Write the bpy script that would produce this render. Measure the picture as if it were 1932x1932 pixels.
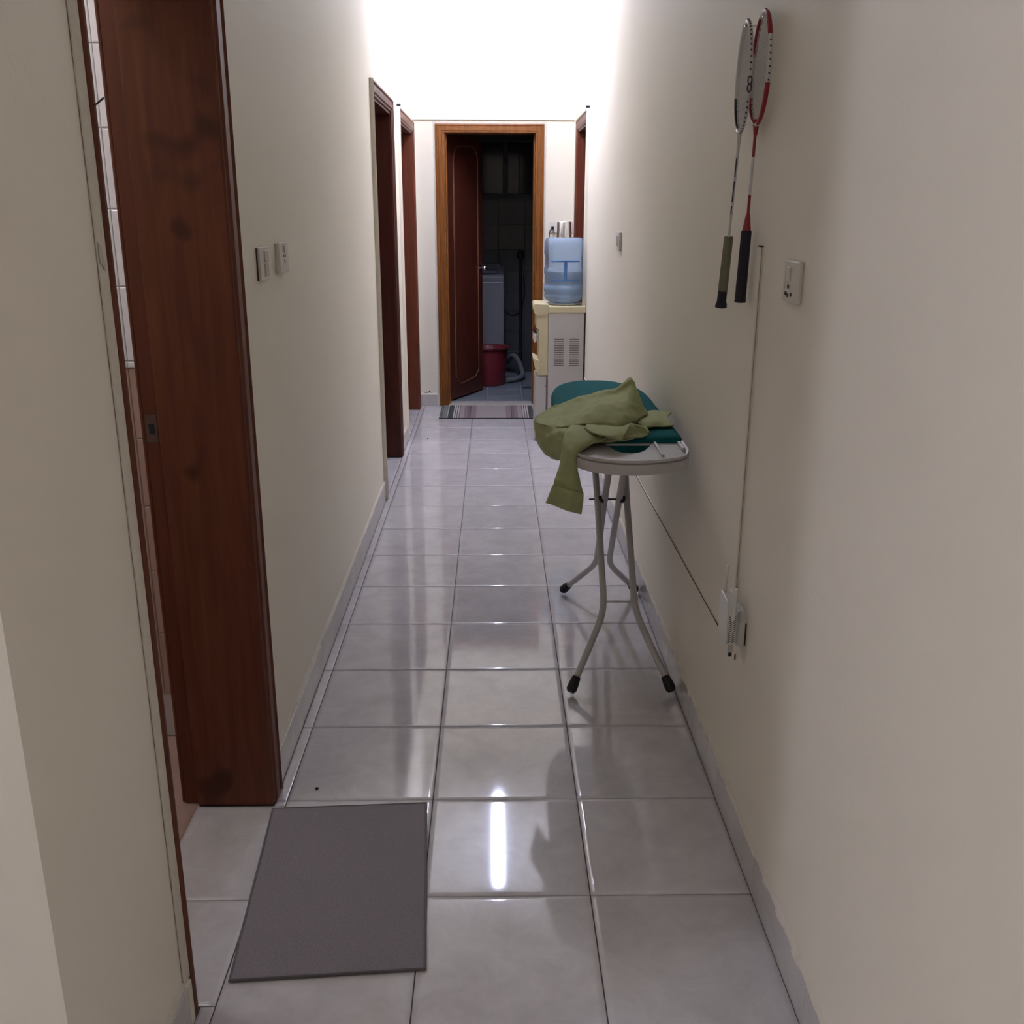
import bpy, bmesh, math, random
from mathutils import Vector, Matrix, noise

for o in list(bpy.data.objects): bpy.data.objects.remove(o, do_unlink=True)
scene = bpy.context.scene
COL = scene.collection
random.seed(7)

# ---------------------------------------------------------------- camera
F_PX, PITCH, YAW, ROLL, CAM_H = 1855.99, 0.30054, 0.01816, 0.00272, 1.6
cp, sp = math.cos(PITCH), math.sin(PITCH)
FWD = Vector((math.sin(YAW)*cp, math.cos(YAW)*cp, -sp))
RGT = Vector((math.cos(YAW), -math.sin(YAW), 0))
UPV = RGT.cross(FWD)
RGT, UPV = (math.cos(ROLL)*RGT + math.sin(ROLL)*UPV, -math.sin(ROLL)*RGT + math.cos(ROLL)*UPV)
cam_data = bpy.data.cameras.new('camera')
cam_data.sensor_width = 36.0
cam_data.sensor_fit = 'HORIZONTAL'
cam_data.lens = F_PX/1932*36.0
cam_data.clip_start = 0.05
cam = bpy.data.objects.new('camera', cam_data)
COL.objects.link(cam)
m = Matrix((RGT, UPV, -FWD)).transposed().to_4x4()
m.translation = Vector((0, 0, CAM_H))
cam.matrix_world = m
scene.camera = cam

# ---------------------------------------------------------------- world, exposure
world = bpy.data.worlds.new('night')
scene.world = world
world.use_nodes = True
world.node_tree.nodes['Background'].inputs[0].default_value = (0.02, 0.025, 0.04, 1)
world.node_tree.nodes['Background'].inputs[1].default_value = 0.3
scene.view_settings.view_transform = 'Standard'
scene.view_settings.look = 'None'
scene.view_settings.gamma = 1.0
scene.view_settings.use_curve_mapping = False
scene.view_settings.exposure = 0.0
TUBE_POWER = 243.0          # emission of the fluorescent tube at the end of the passage
HALL_POWER = 105.0          # globe lamp in the hall behind the camera
BATH_POWER = 45.0           # small globe lamp in the side washroom

def at_y(u, v, y):
    """a point seen at pixel (u, v), y metres down the passage; a negative y gives its height above the floor instead"""
    d = FWD + RGT*((u-966)/F_PX) + UPV*((966-v)/F_PX)
    return Vector((0, 0, CAM_H)) + d*(y/d.y if y > 0 else (-y-CAM_H)/d.z)

# ---------------------------------------------------------------- helpers
ORIG = {}
def props(o, label=None, cat=None, group=None, kind=None):
    if label: o['label'] = label
    if cat: o['category'] = cat
    if group: o['group'] = group
    if kind: o['kind'] = kind
    return o

def thing(name, loc, label, cat, group=None, kind=None):
    o = bpy.data.objects.new(name, None)
    o.empty_display_size = 0.1
    COL.objects.link(o)
    o.location = loc
    ORIG[o.name] = Vector(loc)
    return props(o, label, cat, group, kind)

def link_mesh(name, me, parent=None, loc=None):
    o = bpy.data.objects.new(name, me)
    COL.objects.link(o)
    if parent is not None:
        o.parent = parent
        ORIG[o.name] = ORIG[parent.name]
    else:
        ORIG[o.name] = Vector(loc) if loc is not None else Vector((0, 0, 0))
    if loc is not None: o.location = loc
    return o

class MB:
    def __init__(s): s.v = []; s.f = []; s.m = []
    def add(s, vs, fs, mi=0):
        b = len(s.v)
        s.v += [Vector(p) for p in vs]
        s.f += [tuple(b+i for i in f) for f in fs]
        s.m += [mi]*len(fs)
        return s
    def box(s, x0, x1, y0, y1, z0, z1, mi=0):
        return s.add([(x0,y0,z0),(x1,y0,z0),(x1,y1,z0),(x0,y1,z0),(x0,y0,z1),(x1,y0,z1),(x1,y1,z1),(x0,y1,z1)],
                     [(3,2,1,0),(4,5,6,7),(0,1,5,4),(1,2,6,5),(2,3,7,6),(3,0,4,7)], mi)
    def prism(s, poly, axis, a0, a1, mi=0):
        """poly = 2-D outline in the plane across axis"""
        def P(p, a): return {'x': (a, p[0], p[1]), 'y': (p[0], a, p[1]), 'z': (p[0], p[1], a)}[axis]
        n = len(poly)
        vs = [P(p, a0) for p in poly] + [P(p, a1) for p in poly]
        fs = [(i, (i+1) % n, n+(i+1) % n, n+i) for i in range(n)] + [tuple(range(n-1, -1, -1)), tuple(range(n, 2*n))]
        return s.add(vs, fs, mi)
    def tube(s, pts, r, n=10, closed=False, caps=True, mi=0, flat=None):
        pts = [Vector(p) for p in pts]; k = len(pts)
        rr = r if isinstance(r, (list, tuple)) else [r]*k
        rings = []; prev = None
        for i, p in enumerate(pts):
            if closed: t = pts[(i+1) % k]-pts[i-1]
            else: t = pts[min(i+1, k-1)]-pts[max(i-1, 0)]
            t.normalize()
            if prev is None:
                a = Vector((0, 0, 1)) if abs(t.z) < .9 else Vector((1, 0, 0))
                prev = (a - t*a.dot(t)).normalized()
            else: prev = (prev - t*prev.dot(t)).normalized()
            q = t.cross(prev)
            fl = flat or (1, 1)
            rings.append([p + prev*(math.cos(2*math.pi*j/n)*rr[i]*fl[0]) + q*(math.sin(2*math.pi*j/n)*rr[i]*fl[1]) for j in range(n)])
        vs = [x for g in rings for x in g]; fs = []
        for i in range(k if closed else k-1):
            a = i*n; b = ((i+1) % k)*n
            for j in range(n): fs.append((a+j, a+(j+1) % n, b+(j+1) % n, b+j))
        if caps and not closed:
            fs.append(tuple(range(n-1, -1, -1))); fs.append(tuple((k-1)*n+j for j in range(n)))
        return s.add(vs, fs, mi)
    def lathe(s, prof, c, n=32, mi=0, axis='z'):
        vs = []; fs = []
        for (r, h) in prof:
            for j in range(n):
                a = 2*math.pi*j/n; d = (r*math.cos(a), r*math.sin(a))
                vs.append({'z': (c[0]+d[0], c[1]+d[1], c[2]+h), 'x': (c[0]+h, c[1]+d[0], c[2]+d[1]), 'y': (c[0]+d[0], c[1]+h, c[2]+d[1])}[axis])
        for i in range(len(prof)-1):
            for j in range(n): fs.append((i*n+j, i*n+(j+1) % n, (i+1)*n+(j+1) % n, (i+1)*n+j))
        if prof[0][0] > 1e-5: fs.append(tuple(range(n-1, -1, -1)))
        if prof[-1][0] > 1e-5: fs.append(tuple((len(prof)-1)*n+j for j in range(n)))
        return s.add(vs, fs, mi)
    def build(s, name, mat, parent=None, smooth=False, bevel=0, loc=None, seg=2, angle=40):
        o = link_mesh(name, bpy.data.meshes.new(name), parent, loc)
        org = ORIG[o.name]
        me = o.data
        me.from_pydata([tuple(p-org) for p in s.v], [], s.f)
        mats = mat if isinstance(mat, (list, tuple)) else [mat]
        for mm in mats: me.materials.append(mm)
        if len(mats) > 1:
            for i, p in enumerate(me.polygons): p.material_index = s.m[i]
        bm = bmesh.new(); bm.from_mesh(me)
        bmesh.ops.remove_doubles(bm, verts=bm.verts, dist=1e-6)
        bmesh.ops.recalc_face_normals(bm, faces=bm.faces)
        bm.to_mesh(me); bm.free()
        if smooth:
            for p in me.polygons: p.use_smooth = True
            me.set_sharp_from_angle(angle=math.radians(angle))
        if bevel:
            b = o.modifiers.new('bevel', 'BEVEL'); b.width = bevel; b.segments = seg; b.limit_method = 'ANGLE'
        return o

def rounded(poly, r, n=5):
    out = []; k = len(poly)
    for i in range(k):
        p = Vector(poly[i]).to_2d(); a = Vector(poly[i-1]).to_2d(); b = Vector(poly[(i+1) % k]).to_2d()
        rr = r[i] if isinstance(r, (list, tuple)) else r
        if rr <= 0: out.append(tuple(p)); continue
        da = (a-p); db = (b-p); d = min(rr, da.length*.45, db.length*.45)
        A = p+da.normalized()*d; B = p+db.normalized()*d
        for j in range(n+1):
            t = j/n; out.append(tuple(A*(1-t)**2 + p*2*t*(1-t) + B*t*t))
    return out

# ---------------------------------------------------------------- materials
def new_mat(name):
    mt = bpy.data.materials.new(name); mt.use_nodes = True
    nt = mt.node_tree; return mt, nt, nt.nodes['Principled BSDF']
def plain(name, col, rough=.5, var=.06, scale=12, bump=0., bscale=60, metal=0., spec=.5, stretch=(1,1,1), trans=0., ior=1.45, coat=0.):
    """one colour with a little procedural variation and fine relief"""
    mt, nt, bs = new_mat(name)
    N = nt.nodes.new; L = nt.links.new
    tc = N('ShaderNodeTexCoord'); mp = N('ShaderNodeMapping'); mp.inputs['Scale'].default_value = stretch
    L(tc.outputs['Object'], mp.inputs['Vector'])
    nz = N('ShaderNodeTexNoise'); nz.inputs['Scale'].default_value = scale; nz.inputs['Detail'].default_value = 5
    L(mp.outputs['Vector'], nz.inputs['Vector'])
    mx = N('ShaderNodeMix'); mx.data_type = 'RGBA'
    mx.inputs[6].default_value = tuple(c*(1-var) for c in col)+(1,)
    mx.inputs[7].default_value = tuple(min(1, c*(1+var)) for c in col)+(1,)
    L(nz.outputs['Fac'], mx.inputs[0]); L(mx.outputs[2], bs.inputs['Base Color'])
    bs.inputs['Roughness'].default_value = rough; bs.inputs['Metallic'].default_value = metal
    bs.inputs['Specular IOR Level'].default_value = spec
    bs.inputs['Transmission Weight'].default_value = trans; bs.inputs['IOR'].default_value = ior
    bs.inputs['Coat Weight'].default_value = coat
    if bump:
        n2 = N('ShaderNodeTexNoise'); n2.inputs['Scale'].default_value = bscale; n2.inputs['Detail'].default_value = 3
        L(mp.outputs['Vector'], n2.inputs['Vector'])
        bp = N('ShaderNodeBump'); bp.inputs['Strength'].default_value = bump; bp.inputs['Distance'].default_value = .002
        L(n2.outputs['Fac'], bp.inputs['Height']); L(bp.outputs['Normal'], bs.inputs['Normal'])
    return mt
def wood(name, c0, c1, rough=.35, spots=True):
    mt, nt, bs = new_mat(name); N = nt.nodes.new; L = nt.links.new
    tc = N('ShaderNodeTexCoord'); mp = N('ShaderNodeMapping'); mp.inputs['Scale'].default_value = (14, 14, 1.1)
    L(tc.outputs['Object'], mp.inputs['Vector'])
    nz = N('ShaderNodeTexNoise'); nz.inputs['Scale'].default_value = 3.0; nz.inputs['Detail'].default_value = 8; nz.inputs['Distortion'].default_value = .6
    L(mp.outputs['Vector'], nz.inputs['Vector'])
    rp = N('ShaderNodeValToRGB'); rp.color_ramp.elements[0].position = .3; rp.color_ramp.elements[1].position = .72
    rp.color_ramp.elements[0].color = c0+(1,); rp.color_ramp.elements[1].color = c1+(1,)
    L(nz.outputs['Fac'], rp.inputs['Fac'])
    n2 = N('ShaderNodeTexNoise'); n2.inputs['Scale'].default_value = 7; n2.inputs['Detail'].default_value = 1
    L(tc.outputs['Object'], n2.inputs['Vector'])
    r2 = N('ShaderNodeValToRGB'); r2.color_ramp.elements[0].position = .66; r2.color_ramp.elements[1].position = .74
    L(n2.outputs['Fac'], r2.inputs['Fac'])
    mx = N('ShaderNodeMix'); mx.data_type = 'RGBA'; mx.inputs[7].default_value = tuple(c*.62 for c in c0)+(1,)
    L(r2.outputs['Color'], mx.inputs[0]); L(rp.outputs['Color'], mx.inputs[6])
    L((mx.outputs[2] if spots else rp.outputs['Color']), bs.inputs['Base Color'])
    bs.inputs['Roughness'].default_value = rough; bs.inputs['Specular IOR Level'].default_value = .35
    bp = N('ShaderNodeBump'); bp.inputs['Strength'].default_value = .15; bp.inputs['Distance'].default_value = .001
    L(nz.outputs['Fac'], bp.inputs['Height']); L(bp.outputs['Normal'], bs.inputs['Normal'])
    return mt
def marble(name, c0, c1, rough=.08, random_tint=.05):
    mt, nt, bs = new_mat(name); N = nt.nodes.new; L = nt.links.new
    geo = N('ShaderNodeNewGeometry'); oi = N('ShaderNodeObjectInfo')
    vm = N('ShaderNodeVectorMath'); vm.operation = 'MULTIPLY_ADD'
    cmb = N('ShaderNodeCombineXYZ')
    for i in range(3): L(oi.outputs['Random'], cmb.inputs[i])
    vm.inputs[1].default_value = (40, 40, 40)
    L(cmb.outputs[0], vm.inputs[0]); L(geo.outputs['Position'], vm.inputs[2])
    nz = N('ShaderNodeTexNoise'); nz.inputs['Scale'].default_value = 7.5; nz.inputs['Detail'].default_value = 10; nz.inputs['Roughness'].default_value = .72; nz.inputs['Distortion'].default_value = .5
    L(vm.outputs[0], nz.inputs['Vector'])
    rp = N('ShaderNodeValToRGB'); rp.color_ramp.elements[0].position = .32; rp.color_ramp.elements[1].position = .68
    rp.color_ramp.elements[0].color = c0+(1,); rp.color_ramp.elements[1].color = c1+(1,)
    L(nz.outputs['Fac'], rp.inputs['Fac'])
    hs = N('ShaderNodeHueSaturation'); mr = N('ShaderNodeMapRange')
    mr.inputs['To Min'].default_value = 1-random_tint; mr.inputs['To Max'].default_value = 1+random_tint
    L(oi.outputs['Random'], mr.inputs['Value']); L(mr.outputs[0], hs.inputs['Value']); L(rp.outputs['Color'], hs.inputs['Color'])
    L(hs.outputs['Color'], bs.inputs['Base Color'])
    bs.inputs['Roughness'].default_value = rough
    n2 = N('ShaderNodeTexNoise'); n2.inputs['Scale'].default_value = 55; n2.inputs['Detail'].default_value = 4
    L(vm.outputs[0], n2.inputs['Vector'])
    bp = N('ShaderNodeBump'); bp.inputs['Strength'].default_value = .012; bp.inputs['Distance'].default_value = .001
    L(n2.outputs['Fac'], bp.inputs['Height']); L(bp.outputs['Normal'], bs.inputs['Normal'])
    return mt
def emit(name, col, st):
    mt, nt, bs = new_mat(name)
    bs.inputs['Base Color'].default_value = (.8, .8, .8, 1)
    bs.inputs['Emission Color'].default_value = col+(1,); bs.inputs['Emission Strength'].default_value = st
    return mt
def stripes(name, stops, x0, x1, rough=.9):
    """woven stripes mirrored about the middle of the object's local X"""
    mt, nt, bs = new_mat(name); N = nt.nodes.new; L = nt.links.new
    tc = N('ShaderNodeTexCoord'); sx = N('ShaderNodeSeparateXYZ'); L(tc.outputs['Object'], sx.inputs[0])
    mr = N('ShaderNodeMapRange'); mr.inputs['From Min'].default_value = x0; mr.inputs['From Max'].default_value = x1
    ab = N('ShaderNodeMath'); ab.operation = 'ABSOLUTE'; L(sx.outputs['X'], ab.inputs[0])
    L(ab.outputs[0], mr.inputs['Value'])
    rp = N('ShaderNodeValToRGB'); rp.color_ramp.interpolation = 'CONSTANT'
    e = rp.color_ramp.elements
    e[0].position = 0; e[0].color = stops[0][1]+(1,); e.remove(e[1])
    for p, c in stops[1:]:
        k = e.new((p-x0)/(x1-x0)); k.color = c+(1,)
    L(mr.outputs[0], rp.inputs['Fac'])
    nz = N('ShaderNodeTexNoise'); nz.inputs['Scale'].default_value = 160; nz.inputs['Detail'].default_value = 2; L(tc.outputs['Object'], nz.inputs['Vector'])
    mx = N('ShaderNodeMix'); mx.data_type = 'RGBA'; mx.blend_type = 'MULTIPLY'; mx.inputs[0].default_value = .5
    L(rp.outputs['Color'], mx.inputs[6]); L(nz.outputs['Color'], mx.inputs[7])
    L(rp.outputs['Color'], bs.inputs['Base Color']); bs.inputs['Roughness'].default_value = rough
    bp = N('ShaderNodeBump'); bp.inputs['Strength'].default_value = .5; bp.inputs['Distance'].default_value = .002
    L(nz.outputs['Fac'], bp.inputs['Height']); L(bp.outputs['Normal'], bs.inputs['Normal'])
    return mt

M = {}
M['wall'] = plain('cream_wall_paint', (.895, .830, .69), .62, .025, 3, .25, 90, spec=.3)
M['ceiling'] = plain('white_ceiling_paint', (.89, .87, .82), .8, .02, 3, .1, 60)
M['plaster'] = plain('crumbly_plaster', (.74, .68, .57), .9, .12, 40, .9, 120)
M['crack_shade'] = plain('dark_crack_and_shade', (.05, .035, .025), .9, .3, 60)  # real cracks and holes, also the painted shade of thin gaps
M['wood'] = wood('dark_red_stained_wood', (.092, .022, .009), (.150, .043, .018), .5)
M['wood_far'] = wood('dark_brown_stained_wood', (.09, .022, .010), (.135, .034, .015), .4, False)
M['wood_end'] = wood('orange_brown_varnished_wood', (.15, .050, .009), (.25, .088, .016), .45, False)
M['wood_dark'] = wood('very_dark_red_wood', (.050, .011, .006), (.085, .019, .009), .5, False)
M['moulding'] = wood('dull_brown_moulding_wood', (.13, .05, .025), (.18, .07, .035), .5, False)
M['tile'] = marble('pale_grey_marbled_floor_tile', (.52, .49, .495), (.66, .63, .635), .06)
M['base_tile'] = marble('pale_grey_skirting_tile', (.53, .495, .465), (.63, .59, .555), .16)
M['grout'] = plain('dark_grout', (.10, .09, .085), .9, .2, 80)
M['bath_white'] = marble('white_glazed_wall_tile', (.74, .72, .78), (.82, .80, .85), .15, .02)
M['bath_pink'] = marble('pinkish_brown_glazed_wall_tile', (.38, .25, .21), (.45, .30, .26), .3, .03)
M['bath_grout'] = plain('pale_grout', (.55, .48, .48), .9, .1, 60)
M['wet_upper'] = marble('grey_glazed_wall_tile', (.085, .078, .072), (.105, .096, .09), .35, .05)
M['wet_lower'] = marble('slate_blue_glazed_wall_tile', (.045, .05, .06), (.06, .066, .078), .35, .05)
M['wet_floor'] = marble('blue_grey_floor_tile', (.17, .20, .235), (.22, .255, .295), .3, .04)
M['white_plastic'] = plain('white_plastic', (.78, .76, .70), .35, .03, 20)
M['grey_plastic'] = plain('grey_plastic', (.52, .48, .42), .45, .04, 20)
M['black'] = plain('black_plastic', (.012, .010, .012), .45, .2, 30)
M['rubber'] = plain('black_rubber', (.018, .013, .016), .6, .2, 30, .2, 80)
M['white_metal'] = plain('white_painted_metal', (.56, .53, .515), .45, .04, 15)
M['chrome'] = plain('chrome', (.75, .75, .76), .18, .02, 10, metal=1)
M['steel'] = plain('brushed_steel', (.62, .61, .60), .28, .08, 40, metal=1, stretch=(30, 30, 1))
M['teal'] = plain('teal_cotton_cover', (.005, .105, .11), .95, .2, 60, .8, 220, spec=.15)
M['shirt'] = plain('sage_green_cotton', (.405, .43, .205), .92, .10, 45, .45, 350)
M['mat'] = plain('grey_woven_mat', (.235, .208, .225), .95, .35, 260, .9, 420)
M['mat_edge'] = plain('dark_grey_mat_binding', (.15, .135, .14), .95, .2, 120, .5, 300)
M['cream_plastic'] = plain('cream_plastic', (.66, .58, .36), .4, .04, 15)
M['beige_metal'] = plain('beige_painted_sheet', (.56, .53, .49), .45, .04, 20, .1, 200)
M['slot'] = plain('dark_slot', (.17, .13, .13), .8, .1, 30)
M['red_plastic'] = plain('red_plastic', (.17, .016, .024), .45, .06, 12)
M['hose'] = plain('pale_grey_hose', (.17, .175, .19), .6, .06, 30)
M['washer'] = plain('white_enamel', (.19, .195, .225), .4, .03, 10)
M['red_paint'] = plain('red_racket_paint', (.30, .012, .018), .3, .1, 40)
M['white_paint'] = plain('white_racket_paint', (.66, .63, .60), .3, .05, 40)
M['string'] = plain('white_string', (.62, .60, .56), .4, .05, 40)
M['grip_black'] = plain('black_grip_tape', (.016, .013, .022), .75, .3, 60, .5, 150)
M['grip_worn'] = plain('worn_olive_grip_tape', (.21, .19, .12), .85, .2, 60, .5, 120)
M['dark_glass'] = plain('dark_window_glass', (.02, .022, .03), .12, .1, 10)
M['alu'] = plain('grey_window_frame', (.09, .093, .105), .5, .05, 20)
M['water'] = plain('water', (.80, .87, .93), .15, .02, 5, trans=.6, ior=1.2)
M['bottle'] = plain('blue_bottle_plastic', (.54, .70, .92), .16, .03, 5, trans=.74, ior=1.1)
M['bottle_solid'] = plain('deep_blue_bottle_plastic', (.10, .25, .55), .3, .05, 10, trans=.3, ior=1.3)
M['ivory'] = plain('ivory_plastic', (.70, .655, .56), .45, .03, 20)
M['tarnish'] = plain('tarnished_metal', (.10, .06, .045), .6, .3, 60)
M['stain'] = plain('dark_speck', (.02, .015, .012), .8, .2, 90)

# ================================================================ the setting
XL, XR, YE, ZC = -0.63, 0.63, 8.19, 3.3
S = 'structure'
# door openings: (outer casing near, outer casing far), casing width
D1 = (1.641, 2.490); D2 = (5.40, 6.48); D3 = (6.88, 8.10); D4 = (6.94, 7.86); HEAD = 2.222
def wall(name, boxes, label, cat='wall', mat='wall', parent=None):
    b = MB()
    for q in boxes: b.box(*q)
    o = b.build(name, M[mat], parent)
    if parent is None: props(o, label, cat, kind=S)
    return o
o1, o2, o3 = (1.672, 2.395), (5.48, 6.40), (6.96, 8.02)
lx0, lx1 = -0.88, XL
zo = 2.15
gp = .0125   # room for the wooden linings
wall_left = wall('wall_left', [(lx0, lx1, 1.17, o1[0]-.018, 0, zo), (lx0, lx1, o1[1]+.031, o2[0]-gp, 0, zo), (lx0, lx1, o2[1]+gp, o3[0]-gp, 0, zo),
                   (lx0, lx1, o3[1]+gp, YE, 0, zo), (lx0, lx1, 1.17, YE, zo, ZC)],
     'cream painted long wall of the passage on the left with three doorways')
o4 = (7.02, 7.78)
wall_right = wall('wall_right', [(XR, XR+.2, -3.0, o4[0]-gp, 0, ZC), (XR, XR+.2, o4[1]+gp, YE, 0, ZC), (XR, XR+.2, o4[0]-gp, o4[1]+gp, zo, ZC)],
     'cream painted long wall on the right with two rackets hung on it')
ex0, ex1 = -.395, .335
wall_end = wall('wall_end', [(lx0, ex0, YE, YE+.16, 0, 2.165), (ex1, XR+.2, YE, YE+.16, 0, 2.165), (lx0, XR+.2, YE, YE+.16, 2.165, ZC)],
     'white painted end wall of the passage around the open brown doorway')
wall('trim_1', [(XL, XR, YE-.016, YE, 2.246, ZC)], 'upper band of the end wall standing slightly proud above the door', 'trim')
wall('wall_hall_front', [(-4.0, lx0, 1.17, 1.29, 0, ZC)], 'wall beside the passage mouth facing the hall')
wall('wall_hall_left', [(-4.12, -4.0, -3.0, 1.29, 0, ZC)], 'far left wall of the hall behind the camera')
wall('wall_hall_back', [(-4.12, XR+.2, -3.12, -3.0, 0, ZC)], 'rear wall of the hall behind the camera')
wall('ceiling', [(-4.12, 1.2, -3.12, 10.2, ZC, ZC+.1)], 'white ceiling above passage and hall', 'ceiling', 'ceiling')

# ---- floor with its tiles
fb = MB(); fb.box(-4.12, .83, -3.12, YE+.02, -.06, -.0035)
floor = props(fb.build('floor', M['grout']), 'passage floor of glossy pale grey marbled tiles', 'floor', kind=S)
TILE_MESH = {}
def tile_mesh(w, d, mat, th=.0034, cush=True, key=''):
    k = (round(w, 3), round(d, 3), mat, key)
    if k in TILE_MESH: return TILE_MESH[k]
    e = [0, .0008, .014, .04]; h = [.0009, .00012, .00002, 0.0] if cush else [.001, 0, 0, 0]
    if min(w, d) < .1: e = [0, .001, .006, .011]
    xs = [-w/2+q for q in e] + [w/2-q for q in reversed(e)]
    ys = [-d/2+q for q in e] + [d/2-q for q in reversed(e)]
    hx = h + h[::-1]
    vs = [(x, y, -max(hx[i], hx[j])) for j, y in enumerate(ys) for i, x in enumerate(xs)]
    fs = [(j*8+i, j*8+i+1, j*8+i+9, j*8+i+8) for j in range(7) for i in range(7)]
    ring = [i for i in range(8)] + [j*8+7 for j in range(1, 8)] + [56+i for i in range(6, -1, -1)] + [j*8 for j in range(6, 0, -1)]
    b = len(vs); vs += [(vs[i][0], vs[i][1], -th) for i in ring]; n = len(ring)
    fs += [(ring[(i+1) % n], ring[i], b+i, b+(i+1) % n) for i in range(n)]
    me = bpy.data.meshes.new('tile'); me.from_pydata(vs, [], fs); me.materials.append(M[mat])
    for p in me.polygons: p.use_smooth = True
    me.set_sharp_from_angle(angle=math.radians(50))
    TILE_MESH[k] = me
    return me
GAP = .0028
def put_tile(x0, x1, y0, y1, parent, mat='tile', z=0., wob=.0009, name='tile'):
    o = link_mesh(name, tile_mesh(x1-x0-GAP, y1-y0-GAP, mat), parent)
    o.location = Vector(((x0+x1)/2, (y0+y1)/2, z + random.uniform(-.0003, .0003)))
    o.rotation_euler = (random.uniform(-wob, wob), random.uniform(-wob, wob), 0)
    return o
cols = [-.588, -.177, .230, .623]
rowy = [1.190 + .4093*k for k in range(-5, 18)] + [8.180]
for j in range(len(rowy)-1):
    y0, y1 = rowy[j], rowy[j+1]
    for i in range(3): put_tile(cols[i], cols[i+1], y0, y1, floor)
    if y0 < 1.0:
        for k in range(3): put_tile(cols[0]-.411*(k+1), cols[0]-.411*k, y0, y1, floor)
# narrow strip along the left wall, and the tiles laid through the first doorway
for j in range(len(rowy)-1):
    y0, y1 = rowy[j], rowy[j+1]
    if y1 <= 1.3: continue
    if y0 < 1.672:
        put_tile(-.62, -.588, max(y0, 1.2), min(y1, 1.672), floor)
        continue
    if y0 < 2.3: continue
    put_tile(-.62, -.588, y0, y1, floor)
    for dd, xx in ((o2, -.74), (o3, -.74)):      # thresholds of the two far doorways
        a, c = max(y0, dd[0]), min(y1, dd[1])
        if c-a > .03: put_tile(xx, -.62, a, c, floor)
put_tile(-.83, -.588, 1.672, 2.003, floor); put_tile(-.83, -.588, 2.003, 2.394, floor); put_tile(-.62, -.588, 2.394, 2.4177, floor)

# ---- skirting of cut floor tiles
def skirting(name, segs, label, plane, h=.105):
    """segs: (a0, a1) runs along y (plane 'L'/'R') or x (plane 'E')"""
    root = thing(name, (0, 0, 0), label, 'skirting', kind=S)
    for a0, a1 in segs:
        edges = [a0] + [r for r in ([1.19+.4093*k for k in range(-10, 19)] if plane != 'E' else [-.177, .23]) if a0+.04 < r < a1-.04] + [a1]
        for p, q in zip(edges, edges[1:]):
            hh = h + random.uniform(-.003, .003)
            b = MB()
            if plane == 'L': b.box(XL-.002, -.62, p+.001, q-.001, -.003, hh)
            elif plane == 'R': b.box(.623, XR+.002, p+.001, q-.001, -.003, hh)
            else: b.box(p+.001, q-.001, 8.178, YE+.002, -.003, hh)
            b.build('tile', M['base_tile'], root, bevel=.0012)
        # lumpy plaster lip left on top of the tiles
        n = max(3, int((a1-a0)/.02)); vs = []; fs = []
        for k in range(n+1):
            a = a0+(a1-a0)*k/n
            nz = noise.noise(Vector((a*9, 3.1, 0)))*.5+noise.noise(Vector((a*40, 7.7, 0)))*.5
            t = .011+.009*nz; d = .004+.003*noise.noise(Vector((a*23, 1.2, 5)))
            for (pp, zz) in ((0, h-.004), (d+.004, h-.004), (d+.003, h+t*.5), (d*.5, h+t), (0, h+t+.006)):
                vs.append({'L': (XL-.001+pp, a, zz), 'R': (XR+.001-pp, a, zz), 'E': (a, YE+.001-pp, zz)}[plane])
        for k in range(n):
            for c in range(4): fs.append((k*5+c, k*5+c+1, k*5+c+6, k*5+c+5))
        fs += [(4, 3, 2, 1, 0), tuple(n*5+c for c in range(5))]
        MB().add(vs, fs).build('plaster_lip', M['plaster' if plane != 'E' else 'wall'], root, smooth=True, angle=60)
    return root
skirting('baseboard_left', [(1.175, 1.615), (D1[1]+.002, D2[0]-.010), (D2[1]+.002, D3[0]-.010), (D3[1]+.001, YE)], 'pale grey tile skirting along the left wall', 'L')
skirting('baseboard_right', [(-2.9, D4[0]-.010), (D4[1]+.003, YE)], 'pale grey tile skirting along the right wall under a crumbling plaster edge', 'R')
skirting('baseboard_end', [(XL+.012, -.475), (.41, XR-.012)], 'short pale grey tile skirting either side of the end doorway', 'E', .098)

# ---- moulded door casings and linings
PROF = [(0, 0), (0, .016), (.012, .020), (.018, .014), (.026, .014), (.031, .018), (.058, .018), (.063, .012), (.072, .012), (.078, .008), (.078, 0)]
def casing(root, plane, s0, s1, H, mat, prof=PROF, nearmat=None, w=None):
    sc = (w/.078) if w else 1
    pr = [(d*sc, p) for d, p in prof]
    def P(s, z, p): return {'L': (XL-.001+p, s, z), 'R': (XR+.001-p, s, z), 'E': (s, YE+.001-p, z)}[plane]
    n = len(pr)
    def strip(A, B, nm):
        b = MB(); b.add(A+B, [(i, i+1, n+i+1, n+i) for i in range(n-1)] + [(n-1, 0, n, 2*n-1)] + [tuple(range(n-1, -1, -1)), tuple(range(n, 2*n))])
        return b.build(nm, M[mat], root, smooth=True, angle=25)
    strip([P(s0+d, .002, p) for d, p in pr], [P(s0+d, H-d, p) for d, p in pr], 'casing_side')
    strip([P(s0+d, H-d, p) for d, p in pr], [P(s1-d, H-d, p) for d, p in pr], 'casing_head')
    strip([P(s1-d, H-d, p) for d, p in pr], [P(s1-d, .002, p) for d, p in pr], 'casing_side')

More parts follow.
